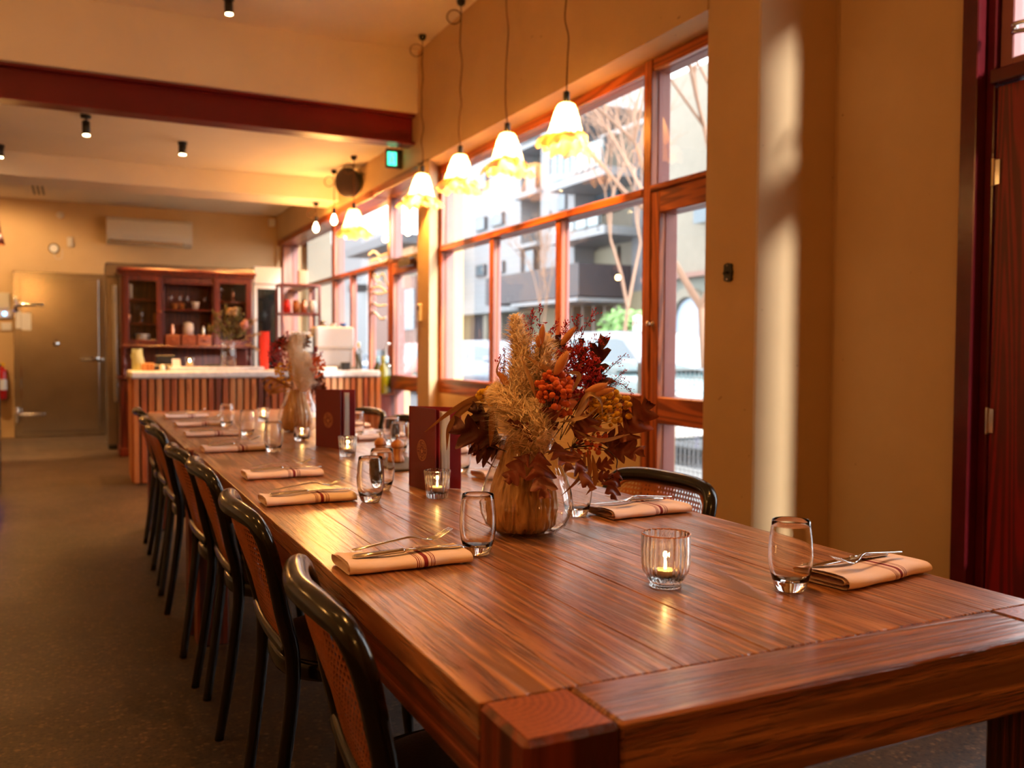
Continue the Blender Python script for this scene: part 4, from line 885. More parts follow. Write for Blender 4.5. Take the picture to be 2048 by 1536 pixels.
# burgundy open shelf unit with jars
t = thing('open_shelf_unit', 'burgundy metal open shelf unit in front of the far window', 'shelf unit', (2.15, 9.75, 0))
pm_ = simple('dusty_burgundy_metal', srgb(128, 70, 66), 0.45)
for xx in (-0.215, 0.19):
    for yy in (-0.12, 0.12): MB().cbox(xx, xx+0.028, yy, yy+0.028, 0, 1.86, 0.003).build('post', pm_, t)
for zz in (0.9, 1.2, 1.53, 1.84): MB().cbox(-0.214, 0.217, -0.119, 0.147, zz, zz+0.025, 0.003).build('shelf_board', pm_, t)
JR = [(0, 0), (0.04, 0), (0.042, 0.1), (0.03, 0.125), (0.03, 0.14), (0, 0.14)]
for k, (dx, mt, lb) in enumerate(((-0.12, M['red'], 'red tin on the burgundy shelf unit'), (-0.02, M['millwood'], 'amber jar on the burgundy shelf unit'), (0.065, M['copper'], 'copper canister on the burgundy shelf unit'), (0.16, M['white'], 'white canister on the burgundy shelf unit'))): lathed('shelf_jar', JR, 2.15+dx, 9.76, 1.556, mt, lb, 'jar', 'jars on the shelf unit')
for k, dx in enumerate((-0.12, 0.0, 0.12)): lathed('storage_jar', JR, 2.15+dx, 9.76, 1.226, M['glass'], '%s glass storage jar on the lower shelf of the burgundy unit' % ('left', 'middle', 'right')[k], 'jar', 'jars on the shelf unit', 16)
tag(MB().cbox(2.16, 2.26, 9.76, 9.83, 1.866, 2.02, 0.004).build('paper_box', M['plastic']), 'cream paper carton on top of the burgundy shelf unit', 'carton')
# ================================================================== BACK WALL
t = thing('coolroom_door', 'brushed stainless coolroom door with strap hinges', 'coolroom door', (-0.2, YB-0.06, 0))
MB().cbox(-0.55, 0.56, -0.02, 0.058, 0, 2.15, 0.006).build('surround', M['stain'], t)
lf = MB().cbox(-0.47, 0.45, -0.075, -0.021, 0.07, 2.08, 0.008).build('leaf', M['stain'], t)
for zz in (0.3, 1.72):
    m = MB(); m.cbox(-0.54, -0.5, -0.1, -0.02, zz-0.1, zz+0.1, 0.006); m.cbox(-0.5, -0.2, -0.098, -0.0755, zz-0.02, zz+0.02, 0.006)
    for k in range(4): m.ball((-0.46+k*0.07, -0.1, zz), 0.012, 8, 5)
    m.build('strap_hinge', M['chrome'], t, True)
m = MB(); m.cbox(0.22, 0.5, -0.12, -0.0755, 0.99, 1.04, 0.012); m.tube([(0.24, -0.12, 1.02), (0.45, -0.14, 1.03)], 0.018, 10); m.build('latch_handle', M['chrome'], t, True)
o = MB().lathe([(0, 0), (0.04, 0), (0.04, 0.02), (0.02, 0.03), (0, 0.05)], 16).build('release_knob', M['chrome'], t, True); o.location = (-0.06, -0.0755, 1.22); o.rotation_euler = (PI/2, 0, 0)
for xx, w_, zz in ((-0.49, 0.06, 1.52), (-0.4, 0.11, 1.5)): MB().box(xx-w_/2, xx+w_/2, -0.0775, -0.0755, zz-0.11, zz+0.11).build('paper_notice', M['paper'], t)
t = thing('air_conditioner', 'wall-mounted white split air conditioner', 'air conditioner', (0.89, YB, 2.735))
m = MB(); m.prism([(-0.22, -0.13), (-0.24, -0.06), (-0.24, 0.13), (-0.2, 0.17), (0, 0.17), (0, -0.17), (-0.15, -0.17)], -0.535, 0.535, 'x'); m.build('body', M['plastic'], t)
MB().box(-0.5, 0.42, -0.226, -0.15, -0.165, -0.125).build('outlet_flap', M['stain'], t)
def puck(name, x, z, r_, label, cat, mat): o = MB().lathe([(0, 0), (r_, 0), (r_, 0.02), (r_*0.7, 0.035), (0, 0.037)], 20).build(name, mat, None, True); o.location = (x, YB, z); o.rotation_euler = (PI/2, 0, 0); tag(o, label, cat)
puck('smoke_detector', -0.2, 2.91, 0.045, 'small round sensor high on the back wall', 'detector', M['plastic'])
t = thing('round_gauge', 'round dial gauge with hanging wire on the back wall', 'gauge', (-0.275, YB, 2.47)); m = MB(); m.lathe([(0.062, 0), (0.066, 0.012), (0.06, 0.02), (0.052, 0.012)], 20); o = m.build('bezel', M['navy'], t, True); o.rotation_euler = (PI/2, 0, 0)
o = MB().lathe([(0.055, 0.008), (0, 0.008)], 18).build('dial', M['paper'], t); o.rotation_euler = (PI/2, 0, 0)
MB().tube(smoothpath([(0, -0.01, -0.06), (0.02, -0.008, -0.13), (0.09, -0.006, -0.12), (0.1, -0.006, 0.0)]), 0.004, 5).build('wire', M['plastic'], t)
tag(MB().cbox(-0.12, -0.05, YB-0.04, YB, 2.5, 2.63, 0.008).build('thermostat_box', M['plastic']), 'small oval grey box right of the round gauge', 'sensor')
tag(MB().cbox(-0.92, -0.79, YB-0.03, YB, 1.66, 1.87, 0.006).build('intercom_panel', M['plastic']), 'cream switch panel left of the coolroom door', 'switch panel')
t = thing('wall_controller', 'wall controller with a blue light below the switch panel', 'controller', (-0.85, YB, 1.6)); MB().cbox(-0.07, 0.08, -0.03, 0, -0.06, 0.05, 0.006).build('case', M['plastic'], t); MB().ball((0.0, -0.032, 0.0), 0.022, 12, 8).build('indicator', emit('blue_indicator', (0.1, 0.4, 1.0), 6), t)
tag(MB().cbox(-0.89, -0.77, YB-0.02, YB, 1.385, 1.485, 0.005).build('socket_plate', M['white']), 'white double power point below the blue-lit controller', 'power point')
t = thing('fire_extinguisher', 'red fire extinguisher hung at the left edge of the back wall', 'fire extinguisher', (-0.9, YB-0.09, 0.5)); MB().lathe([(0, 0), (0.07, 0), (0.075, 0.01), (0.075, 0.36), (0.05, 0.4), (0.02, 0.42), (0, 0.42)], 18).build('cylinder', simple('fire_red', srgb(180, 24, 20), 0.3), t, True)
MB().cbox(-0.03, 0.05, -0.02, 0.02, 0.42, 0.47, 0.006).build('valve', simple('yellow_tag', srgb(210, 170, 40), 0.5), t); MB().lathe([(0.0765, 0.12), (0.0765, 0.26)], 18).build('label_band', M['paper'], t, True); MB().box(-0.03, 0.03, 0.074, 0.088, 0.1, 0.35).build('bracket', M['steel'], t)
tag(MB().cbox(2.49, 2.58, YB-0.09, YB, 2.94, 3.04, 0.01).build('camera_box', M['white']), 'small white security box in the top right corner of the back wall', 'sensor')
# dark display cabinet with violet light at the far left edge and a hanging lamp above it
t = thing('display_cabinet', 'dark glass cabinet with violet light cut by the left edge', 'cabinet', (-0.72, 8.4, 0))
MB().cbox(-0.25, 0.12, -0.3, 0.3, 0, 1.0, 0.01).build('body', M['navy'], t); MB().box(0.06, 0.115, -0.302, -0.3005, 0.08, 0.5).build('light_strip', emit('violet_light', (0.25, 0.12, 0.8), 0.6), t); MB().cbox(-0.26, 0.13, -0.31, 0.31, 1.0, 1.03, 0.006).build('top', M['navy'], t)
t = thing('glass_pendant', 'dark pendant lamp with patterned glass cut by the left edge', 'pendant lamp', (-0.72, 9.9, 2.15))
MB().tube([(0, 0, 0.3), (0, 0, 0.65)], 0.005, 6).build('cord', M['black'], t); MB().lathe([(0.02, 0.3), (0.05, 0.25), (0.07, 0.12), (0.1, 0.0), (0.085, 0.0), (0.05, 0.2), (0, 0.22)], 18).build('shade', M['copper'], t, True)
MB().ball((0, 0, 0.06), 0.035, 12, 8).build('bulb', M['bulb'], t, True); lamp('POINT', (0, 0, -0.03), 10, t)
spot(-1.5, 11.6, 3.09, (-0.9, 13.2, 1.4), 'black ceiling spotlight washing the back wall, outside the photo at left', 70, 0.05, angle=1.7, col=(1, 0.6, 0.26))
spot(-1.4, 10.9, 3.09, (-0.5, 11.7, 0), 'black ceiling spotlight lighting the floor before the coolroom, outside the photo', 420, 0.05, angle=0.9, col=(1, 0.6, 0.26))
# ================================================================== VASES AND DRIED FLOWERS
M['pampas'] = cloth_trans('pampas_fluff', (1.0, 0.9, 0.76), (1.0, 0.9, 0.74), 0.5, bump=0)
M['oakleaf'] = simple('dried_oak_leaf', srgb(118, 56, 38), 0.55, var=0.35, vs=14, bump=0.3, bs=60)
M['oakdark'] = simple('dark_oak_leaf', srgb(84, 34, 28), 0.55, var=0.35, vs=14, bump=0.3, bs=60)
M['euc'] = cloth_trans('dried_gum_leaf', (0.32, 0.13, 0.035), (0.4, 0.16, 0.04), 0.25, 40, 0.2)
M['euccream'] = cloth_trans('bleached_gum_leaf', (0.52, 0.33, 0.17), (0.55, 0.35, 0.18), 0.25, 40, 0.2)
M['stem'] = simple('dry_brown_stem', srgb(70, 40, 24), 0.7)
M['statice'] = simple('burgundy_statice', srgb(178, 36, 42), 0.7, var=0.35, vs=60)
M['yellow'] = simple('yellow_billy_button', (1.0, 0.5, 0.02), 0.8, var=0.2, vs=90, bump=0.6, bs=500)
M['orange'] = simple('orange_everlasting', (0.92, 0.17, 0.04), 0.8, var=0.25, vs=90, bump=0.6, bs=500)
M['bunny'] = cloth_trans('peach_bunny_tail', (0.72, 0.34, 0.14), (0.8, 0.42, 0.18), 0.3, bump=0)
M['olive'] = simple('olive_foliage', srgb(112, 100, 46), 0.7, var=0.35, vs=30)
M['dustypink'] = simple('dusty_pink_petals', srgb(170, 110, 100), 0.7, var=0.2, vs=30)
def paper_lining():
    t = NT('papery_dried_leaf'); v = t.coords((14, 14, 2.5))
    n = t.node('TexNoise', {'Vector': v, 'Scale': 2.2, 'Detail': 7.0, 'Roughness': 0.6}).outputs[0]
    w = t.node('TexWave', {'Vector': t.coords((1, 1, 0.15)), 'Scale': 16.0, 'Distortion': 6.0, 'Detail': 3.0}).outputs[1]
    t.p(Base_Color=t.ramp(n, [(0.3, srgb(150, 106, 64)), (0.5, srgb(200, 156, 104)), (0.7, srgb(228, 192, 142))]), Roughness=0.5, Normal=t.bump(w, 0.9, 0.006)); return t.m
M['lining'] = paper_lining()
VP = [(0, 0), (0.055, 0), (0.068, 0.003), (0.088, 0.018), (0.1, 0.042), (0.1035, 0.064), (0.1, 0.088), (0.09, 0.122), (0.075, 0.157), (0.063, 0.185), (0.058, 0.203), (0.057, 0.207), (0.0555, 0.207), (0.0565, 0.203), (0.0615, 0.185), (0.0735, 0.157), (0.0885, 0.122), (0.0985, 0.088), (0.1017, 0.064), (0.098, 0.042), (0.086, 0.02), (0.066, 0.007), (0, 0.006)]
def vase(x, y, z, label, lean, seed, s_=1.0):
    t = thing('glass_vase', label, 'vase', (x, y, z)); MB().lathe([(a*s_, b*s_) for a, b in VP], 48).build('body', M['vaseglass'], t, True)
    l = thing('leaf_lining', 'papery dried leaf wrapped inside the '+label, 'dried leaf', (x+lean[0], y+lean[1], z+0.0075), group='papery leaves lining the vases'); r = random.Random(seed); ph = [r.uniform(0, 6) for _ in range(6)]
    RP = [(0, 0.058), (0.05, 0.068), (0.25, 0.075), (0.45, 0.068), (0.65, 0.054), (0.8, 0.043), (1, 0.034)]
    def fn(u, v):
        a = 2*PI*u; ca, sa = math.cos(a), math.sin(a); lo = 1-v
        n1 = noise.noise((ca*2.2+seed, sa*2.2, v*1.6)); n2 = noise.noise((ca*6+seed, sa*6, v*2.6)); n3 = noise.noise((ca*14, sa*14+seed, v*6))
        w = 1+0.10*n1+(0.07+0.05*lo)*(1-2*abs(n2))-0.06+0.06*lo*(1-2*abs(n3))
        rr = interp(RP, v)*w*s_; return (rr*math.cos(a), rr*math.sin(a), v*0.205*s_)
    MB().grid(fn, 180, 50, True).build('leaf', M['lining'], l, True)
    return t
def frame_at(D):
    return lambda px, py, dd=0.0: atd(px, py, D+dd)
class Bq:
    """one bouquet: pixel centres are turned into points at the bouquet's own distance, spread in depth"""
    def __init__(s, D, k, where, seed): s.P = frame_at(D); s.k = k; s.w = where; s.r = random.Random(seed); s.view = fw.copy()
    def rd(s, a): return s.r.uniform(-a, a)*s.k
    def root(s, name, label, cat, p): return thing(name, label, cat, p, group='dried flowers in the '+s.w)
    def path(s, pts, spread=0.0):
        d0 = s.rd(0.05); return [s.P(q[0], q[1], (q[2] if len(q) > 2 else d0)+s.rd(spread)) for q in pts]
    def plume(s, pts, w0, label, n=1500, dd=0.0):
        W_ = smoothpath([s.P(q[0], q[1], dd) for q in pts], 8); b = W_[0]; t = s.root('pampas_plume', label, 'pampas grass', b); N = len(W_)-1
        MB().tube([p-b for p in W_], 0.0018*s.k, 5).build('stem', M['stem'], t)
        m = MB(); r = s.r; k = s.k
        for _ in range(n):
            u = r.random()**0.9; i = u*N; a = W_[int(i)]; c = W_[min(N, int(i)+1)]; p = a.lerp(c, i-int(i)); tan = (W_[min(N, int(i)+1)]-W_[max(0, int(i)-1)]).normalized()
            env = w0*k*(min(1, u*5+0.45))*(1-u)**0.5*1.15+0.006*k
            o = Vector((r.gauss(0, 1), r.gauss(0, 1), r.gauss(0, 1))); o = (o-tan*o.dot(tan)).normalized(); L = env*r.uniform(0.55, 1.25)
            d1 = (o*0.75+tan*0.65).normalized(); q1 = p+d1*L*0.55; q2 = q1+(o*0.55+tan*0.45+Vector((0, 0, -0.35))+Vector((r.uniform(-.4, .4), r.uniform(-.4, .4), r.uniform(-.3, .3)))).normalized()*L*0.55
            sd = tan.cross(o)*0.0013*k*r.uniform(0.7, 1.6)
            p, q1, q2 = p-b, q1-b, q2-b
            m.add([p-sd, p+sd, q1+sd*1.3, q1-sd*1.3, q2], [(0, 1, 2, 3), (3, 2, 4)])
        stuff(m.build('plume_fibres', M['pampas'], t))
    def oak(s, label, leaves, twig=None, mat='oakleaf'):
        b = s.P(*leaves[0][0]); t = s.root('oak_leaf_spray', label, 'dried leaves', b)
        if twig: MB().tube([p-b for p in smoothpath(s.path(twig), 5)], 0.0014*s.k, 5).build('twig', M['stem'], t)
        for (p0, p1, w_, *opt) in leaves:
            curl = opt[0] if opt else s.r.uniform(-0.25, 0.25); roll = opt[1] if len(opt) > 1 else s.r.uniform(-0.5, 0.5)
            A, C = s.P(*p0), s.P(*p1); ax = C-A; L = ax.length; ax.normalize(); nv = (-s.view-ax*(-s.view).dot(ax)).normalized(); sd = ax.cross(nv); sd, nv = sd*math.cos(roll)+nv*math.sin(roll), nv*math.cos(roll)-sd*math.sin(roll)
            Wd = w_*s.k; ph = s.r.uniform(0, 1); nr = 44
            def fn(u, v):
                x = (u-0.5)*2; env = math.sin(PI*min(1, (v*0.93+0.05)))**0.6*(1-0.25*v)
                lob = abs(((v*3.6+ph*0.3) % 1.0)-0.62)/0.62; lob = (1-lob)**0.8 if lob < 1 else 0
                if v > 0.93: lob = max(0.1, (1-v)/0.07)*0.5
                hw = Wd*env*(0.24+0.76*lob); along = v+0.16*lob*abs(x)**2
                cz = curl*L*(v*v)+Wd*0.28*abs(x)*math.sin(v*6+ph*5)+0.12*Wd*math.sin(v*17+x*3)
                return A-b+ax*(along*L*0.9+L*0.08)+sd*(x*hw)+nv*cz
            m = MB(); m.grid(fn, 6, nr); m.tube([A-b, A-b+ax*L*0.12], 0.0009*s.k, 4); m.build('leaf', M[mat], t, True)
    def lance(s, label, leaves, mat='euc'):
        b = s.P(*leaves[0][0][0]); t = s.root('gum_leaf_spray', label, 'dried leaves', b)
        for pts, w_ in leaves:
            Wp = smoothpath([s.P(q[0], q[1], (q[2] if len(q) > 2 else 0)) for q in pts], 6); N = len(Wp)-1; tw = s.r.uniform(-0.8, 0.8); Wd = w_*s.k
            def fn(u, v):
                i = v*N; j = min(N-1, int(i)); p = Wp[j].lerp(Wp[j+1], i-j); tan = (Wp[min(N, j+1)]-Wp[max(0, j-1)]).normalized()
                nv = (-s.view-tan*(-s.view).dot(tan)).normalized(); sd = tan.cross(nv); an = tw+v*0.7; sd, nv = sd*math.cos(an)+nv*math.sin(an), nv*math.cos(an)-sd*math.sin(an)
                x = (u-0.5)*2; hw = Wd*(math.sin(PI*(v*0.96+0.02))**0.8)*(1-0.3*v)
                return p-b+sd*(x*hw)+nv*(hw*0.35*x*x)
            m = MB(); m.grid(fn, 4, 22); m.build('leaf', M[mat], t, True)
    def balls(s, name, label, c, rx, ry, n, mat, r0=0.0042, dd=0.0, base=None, rz=None):
        C = s.P(c[0], c[1], dd); t = s.root(name, label, 'dried flowers', C); pxm = s.P(c[0]+1, c[1], dd)-C; pxm = pxm.length
        me = getattr(s, '_b_'+mat, None)
        if me is None: me = MB().ball((0, 0, 0), 1, 9, 7).mesh('flower_head', M[mat], True); setattr(s, '_b_'+mat, me)
        base = s.P(*(base or (1075, 920)))-C; m = MB(); r = s.r; X = rt0; F = Vector((math.sin(YAW), math.cos(YAW), 0))
        for i in range(n):
            while 1:
                v = Vector((r.uniform(-1, 1), r.uniform(-1, 1), r.uniform(-1, 1)))
                if 0.25 < v.length < 1: break
            p = X*(v.x*rx*pxm)+Vector((0, 0, v.y*ry*pxm))+F*(v.z*(rz or min(rx, ry))*pxm)
            o = obj('flower_head', me, t); o.location = p; q = r0*s.k*r.uniform(0.65, 1.3); o.scale = (q, q, q*0.92)
            if i % 2 == 0: mid = p*0.5+base*0.2; m.tube([p, mid, base*0.35], [0.0005*s.k, 0.0006*s.k, 0.0008*s.k], 3, False)
        stuff(m.build('stems', M['stem'], t))
    def sprig(s, label, stems, n=16, bud=0.0035, mat='statice', dense=0):
        b = s.P(*stems[0][0]); t = s.root('statice_sprig', label, 'dried flowers', b); m = MB(); g = MB(); r = s.r; k = s.k
        def buds(p, d, cnt):
            for _ in range(cnt):
                q = p+Vector((r.gauss(0, 1), r.gauss(0, 1), r.gauss(0, 1)))*0.0022*k; e = q+(d+Vector((r.uniform(-.6, .6), r.uniform(-.6, .6), r.uniform(-.3, .6)))).normalized()*bud*k*r.uniform(0.8, 1.7)
                g.tube([q, q.lerp(e, 0.55), e], [0.0006*k, bud*0.38*k, 0.0003*k], 4, False)
        for pts in stems:
            Wp = [p-b for p in smoothpath([s.P(q[0], q[1], (q[2] if len(q) > 2 else 0)) for q in pts], 8)]; N = len(Wp)-1
            m.tube(Wp, [lerp(0.0011, 0.0005, i/N)*k for i in range(N+1)], 4, False)
            for i in range(n):
                u = 0.35+0.65*(i+r.random())/n; j = min(N-1, int(u*N)); p = Wp[j]; tan = (Wp[j+1]-Wp[j]).normalized()
                d = (tan*0.8+Vector((r.gauss(0, 1), r.gauss(0, 1), r.gauss(0, 1)))*0.55).normalized(); L = r.uniform(0.008, 0.024)*k*(1.15-u*0.6); e = p+d*L
                m.tube([p, e], 0.0004*k, 3, False); buds(e, d, 3); buds(p.lerp(e, 0.6), d, 2)
            buds(Wp[-1], (Wp[-1]-Wp[-2]).normalized(), 3)
        for (cx, cy, rx, ry, cnt) in ([dense] if dense else []):
            for _ in range(cnt):
                a = r.uniform(0, 6.28); q = math.sqrt(r.random()); p = s.P(cx+rx*q*math.cos(a), cy+ry*q*math.sin(a), r.uniform(-0.04, 0.05)*k)-b
                buds(p, Vector((r.uniform(-1, 1), r.uniform(-1, 1), r.uniform(-0.3, 1))).normalized(), 5)
        m.build('stem', M['stem'] if mat == 'statice' else M[mat], t); stuff(g.build('buds', M[mat], t))
    def bunny(s, label, items):
        for i, (p0, p1, w_) in enumerate(items):
            A, C = s.P(*p0), s.P(*p1); t = s.root('bunny_tail', label[i], 'dried grass', A); ax = C-A; L = ax.length; ax.normalize(); m = MB(); h = MB(); r = s.r; k = s.k
            rad = [w_*k*math.sin(PI*(0.06+0.9*j/8))**0.7 for j in range(9)]; m.tube([ax*(L*j/8) for j in range(9)], rad, 9)
            for _ in range(260):
                u = r.random(); o = Vector((r.gauss(0, 1), r.gauss(0, 1), r.gauss(0, 1))); o = (o-ax*o.dot(ax)).normalized(); p = ax*(L*u)+o*rad[min(8, int(u*8))]*0.8; e = p+(o*0.5+ax).normalized()*w_*k*0.9; sd = ax.cross(o)*0.0003*k
                h.add([p-sd, p+sd, e], [(0, 1, 2)])
            m.build('head', M['bunny'], t, True); stuff(h.build('hairs', M['bunny'], t)); MB().tube([Vector((0, 0, 0)), -ax*L*0.8], 0.0007*k, 4).build('stem', M['stem'], t)
vase(0.885, 1.748, TZ+0.0005, 'large clear teardrop vase on the nearer table', (-0.008, 0.004), 5)
q = Bq(1.97, 1.0, 'nearer vase', 31)
q.plume([(1058, 905), (1040, 800), (1042, 720), (1030, 632)], 0.062, 'tall cream pampas plume reaching highest at the left of the near bouquet', 4200, -0.03)
q.plume([(1062, 900), (1075, 800), (1085, 730), (1088, 672)], 0.062, 'cream pampas plume with rounded tip in the middle of the near bouquet', 3800, -0.02)
q.plume([(1075, 915), (1045, 850), (1020, 810), (988, 776)], 0.07, 'broad cream pampas plume spilling low to the left', 4000, -0.05)
q.plume([(1085, 915), (1078, 870), (1075, 835), (1072, 800)], 0.055, 'short cream pampas tuft low in the bouquet centre', 2600, -0.07)
q.sprig('burgundy statice sprig standing tall above the pampas plumes', [[(1075, 800), (1078, 700), (1080, 612)], [(1075, 790), (1060, 700), (1048, 632)], [(1080, 780), (1095, 700), (1112, 642)], [(1080, 760), (1062, 680), (1066, 622)]], 22)
q.sprig('burgundy statice sprig angled up to the upper right', [[(1130, 790), (1155, 690), (1192, 618)], [(1130, 780), (1148, 680), (1156, 632)], [(1140, 770), (1170, 700), (1215, 675)], [(1120, 780), (1130, 690), (1132, 646)]], 20)
q.sprig('fine purple statice sprig reaching out to the right', [[(1150, 820), (1205, 752), (1250, 708)], [(1160, 830), (1215, 775), (1248, 742)], [(1160, 830), (1225, 768), (1262, 780)]], 16, 0.0024)
q.sprig('small burgundy statice sprig poking out on the left of the plumes', [[(1040, 830), (1015, 760), (998, 718)], [(1040, 830), (1008, 770), (1010, 700)]], 12)
q.sprig('dense crimson statice mass right of the pampas plumes', [[(1120, 880), (1140, 780), (1150, 700)], [(1120, 880), (1165, 790), (1180, 715)]], 20, 0.0045, 'statice', (1148, 745, 58, 52, 420))
q.oak('dark upright oak leaves at the upper right of the near bouquet', [((1172, 790, 0.03), (1212, 672, 0.02), 0.034, 0.1, 0.3), ((1150, 790, 0.03), (1172, 680, 0.05), 0.026, 0.1, 0.8), ((1185, 800, 0.04), (1205, 745, 0.02), 0.05, 0.1, 0.2), ((1130, 740, 0.05), (1118, 668, 0.06), 0.03)], [(1090, 900), (1140, 830), (1180, 770)], 'oakdark')
q.oak('large brown oak leaves spreading at the right of the near bouquet', [((1235, 890, 0.0), (1302, 800, -0.02), 0.05, 0.05, 0.15), ((1200, 900, 0.02), (1290, 905, 0.0), 0.035, 0.2, 0.3), ((1190, 880, 0.03), (1262, 885, 0.0), 0.04, -0.1, -0.3), ((1234, 935, 0.0), (1222, 998, 0.0), 0.032, 0.1, 0.5), ((1180, 940, 0), (1225, 920, 0.0), 0.022), ((1180, 955, 0.01), (1226, 952, 0.01), 0.02)], [(1090, 905), (1190, 892), (1231, 915), (1233, 936)], 'oakleaf')
q.oak('drooping oak leaves hanging over the front of the near vase', [((1078, 895, -0.1), (1088, 1000, -0.13), 0.04, 0.05, 0.15), ((1062, 905, -0.08), (1012, 968, -0.1), 0.034, 0.1, -0.5), ((1108, 878, -0.08), (1138, 945, -0.11), 0.036, 0.15, 0.5), ((1135, 885, -0.07), (1178, 985, -0.08), 0.026, 0.2, 0.7), ((1118, 862, -0.09), (1088, 812, -0.1), 0.036, 0.1, 0.9), ((1072, 888, -0.09), (1022, 832, -0.1), 0.024, 0.1, 0.9), ((1150, 880, -0.05), (1180, 825, -0.06), 0.04, 0.1, 0.2)], None, 'oakleaf')
q.oak('dark crumpled oak leaves at the left of the near bouquet', [((1010, 890, -0.02), (905, 850, -0.02), 0.055, 0.1, 0.2), ((1000, 900, 0.0), (940, 905, -0.02), 0.04, 0.2, -0.3), ((1000, 860, 0.0), (940, 812, 0.0), 0.035, 0.1, 0.3), ((985, 900, 0.01), (950, 820, 0.0), 0.03)], [(1060, 915), (1020, 905), (975, 890)], 'oakdark')
q.lance('long tan gum leaves arching down to the left in front of the menu', [([(1000, 812), (960, 795), (905, 820), (849, 864)], 0.0085), ([(995, 815), (940, 812), (900, 850), (893, 900)], 0.008), ([(985, 815, -0.04), (984, 850, -0.04), (980, 893, -0.04)], 0.0085), ([(960, 880), (965, 915), (992, 938)], 0.007), ([(1005, 760), (995, 740), (1010, 700)], 0.005)])
q.lance('curled pale gum leaves among the flowers at the right', [([(1130, 870, -0.06), (1175, 800, -0.06), (1165, 770, -0.05)], 0.007), ([(1150, 830, -0.06), (1175, 790, -0.07), (1200, 800, -0.06), (1205, 830, -0.05)], 0.0065), ([(1120, 845, -0.07), (1170, 835, -0.07), (1200, 812, -0.06)], 0.008), ([(1140, 790, -0.05), (1158, 750, -0.05), (1130, 745, -0.05)], 0.006), ([(1130, 760, -0.05), (1105, 745, -0.05), (1045, 708, -0.08)], 0.007), ([(1045, 720, -0.09), (1060, 760, -0.09), (1072, 800, -0.08)], 0.006), ([(1150, 860, -0.06), (1200, 880, -0.06), (1260, 868, -0.05)], 0.006), ([(1165, 845, -0.05), (1210, 862, -0.05), (1240, 850, -0.05)], 0.007)], 'euccream')
q.lance('long brown gum leaves hanging at the lower right of the vase', [([(1170, 905, -0.05), (1160, 950, -0.06), (1122, 992, -0.07)], 0.008), ([(1175, 900, -0.05), (1178, 945, -0.05), (1155, 970, -0.05)], 0.007), ([(1185, 910, -0.04), (1190, 960, -0.04), (1172, 990, -0.04)], 0.0075), ([(1190, 860, -0.04), (1200, 840, -0.04), (1180, 880, -0.04)], 0.007)])
q.balls('billy_button_spray', 'yellow button flowers clustered at the left of the near bouquet', (986, 790), 36, 20, 46, 'yellow', 0.006, -0.01)
q.balls('billy_button_spray', 'yellow button flowers clustered at the right of the near bouquet', (1222, 815), 44, 38, 92, 'yellow', 0.0058, -0.01)
q.balls('everlasting_spray', 'orange everlasting flowers massed in the middle of the near bouquet', (1112, 790), 44, 50, 130, 'orange', 0.0066, -0.07)
q.balls('everlasting_spray', 'small orange-red everlastings low at the right over the vase', (1180, 882), 36, 36, 60, 'orange', 0.005, -0.02)
q.bunny(['peach bunny tail leaning right of the pampas tips', 'orange bunny tail pointing right above the yellow buttons', 'second orange bunny tail just above the right yellow buttons', 'peach bunny tail at the top between the plumes', 'tan bunny tail at the left edge by the plumes', 'large peach petal-like tail in the bouquet centre', 'peach bunny tail on the rounded plume'],
        [((1122, 690, -0.02), (1150, 655, -0.02), 0.008), ((1170, 785, -0.06), (1215, 768, -0.06), 0.009), ((1185, 790, -0.06), (1228, 778, -0.06), 0.0075), ((1082, 690, -0.05), (1086, 650, -0.05), 0.007), ((1018, 775, -0.06), (998, 745, -0.06), 0.008), ((1110, 750, -0.08), (1136, 702, -0.08), 0.011), ((1078, 695, -0.06), (1076, 672, -0.06), 0.006)])
# ------------------------------------------------------------------ second bouquet
vase(0.982, 4.45, TZ2+0.0005, 'clear teardrop vase on the farther table', (-0.01, 0.0), 9, 0.98)
v2 = Vector((0.982, 4.45, 0.95)); D2 = (v2-CAM).dot(fw)
q = Bq(D2, 1.0, 'farther vase', 47)
q.plume([(603, 785), (600, 740), (592, 700), (598, 668)], 0.1, 'cream pampas plume in the middle of the farther bouquet', 2200, -0.05)
q.plume([(606, 785), (612, 760), (615, 735), (608, 705)], 0.085, 'shorter cream pampas plume at the right of the farther bouquet', 1600, -0.04)
q.sprig('crimson statice mass at the left of the farther bouquet', [[(590, 780), (565, 720), (550, 690)], [(590, 780), (570, 700), (575, 665)]], 24, 0.006, 'statice', (562, 712, 26, 34, 300))
q.sprig('crimson statice tips at the right of the farther bouquet', [[(605, 780), (625, 720), (632, 695)], [(605, 780), (628, 740), (645, 705)]], 18, 0.006)
q.oak('dark oak leaves at the top of the farther bouquet', [((580, 705), (600, 665), 0.05), ((575, 705), (560, 672), 0.05), ((595, 700), (620, 672), 0.045)], None, 'oakdark')
q.oak('brown oak leaves at the lower right of the farther bouquet', [((615, 770), (655, 780), 0.05), ((620, 760), (650, 752), 0.045), ((630, 775), (650, 800), 0.045)], None, 'oakleaf')
q.lance('curly tan gum leaves at the lower left of the farther bouquet', [([(590, 775), (550, 760), (532, 775), (540, 790)], 0.011), ([(585, 780), (560, 765), (545, 775), (552, 785)], 0.01), ([(585, 775), (555, 775), (530, 800)], 0.011), ([(580, 780), (545, 785), (525, 770)], 0.01), ([(578, 772), (540, 755), (522, 765)], 0.009)])
q.balls('billy_button_spray', 'yellow button flowers in the farther bouquet', (568, 745), 20, 24, 46, 'yellow', 0.0075, -0.06, (598, 785))
q.balls('everlasting_spray', 'orange everlasting flowers at the right of the farther bouquet', (636, 733), 16, 24, 46, 'orange', 0.0075, -0.05, (606, 785))
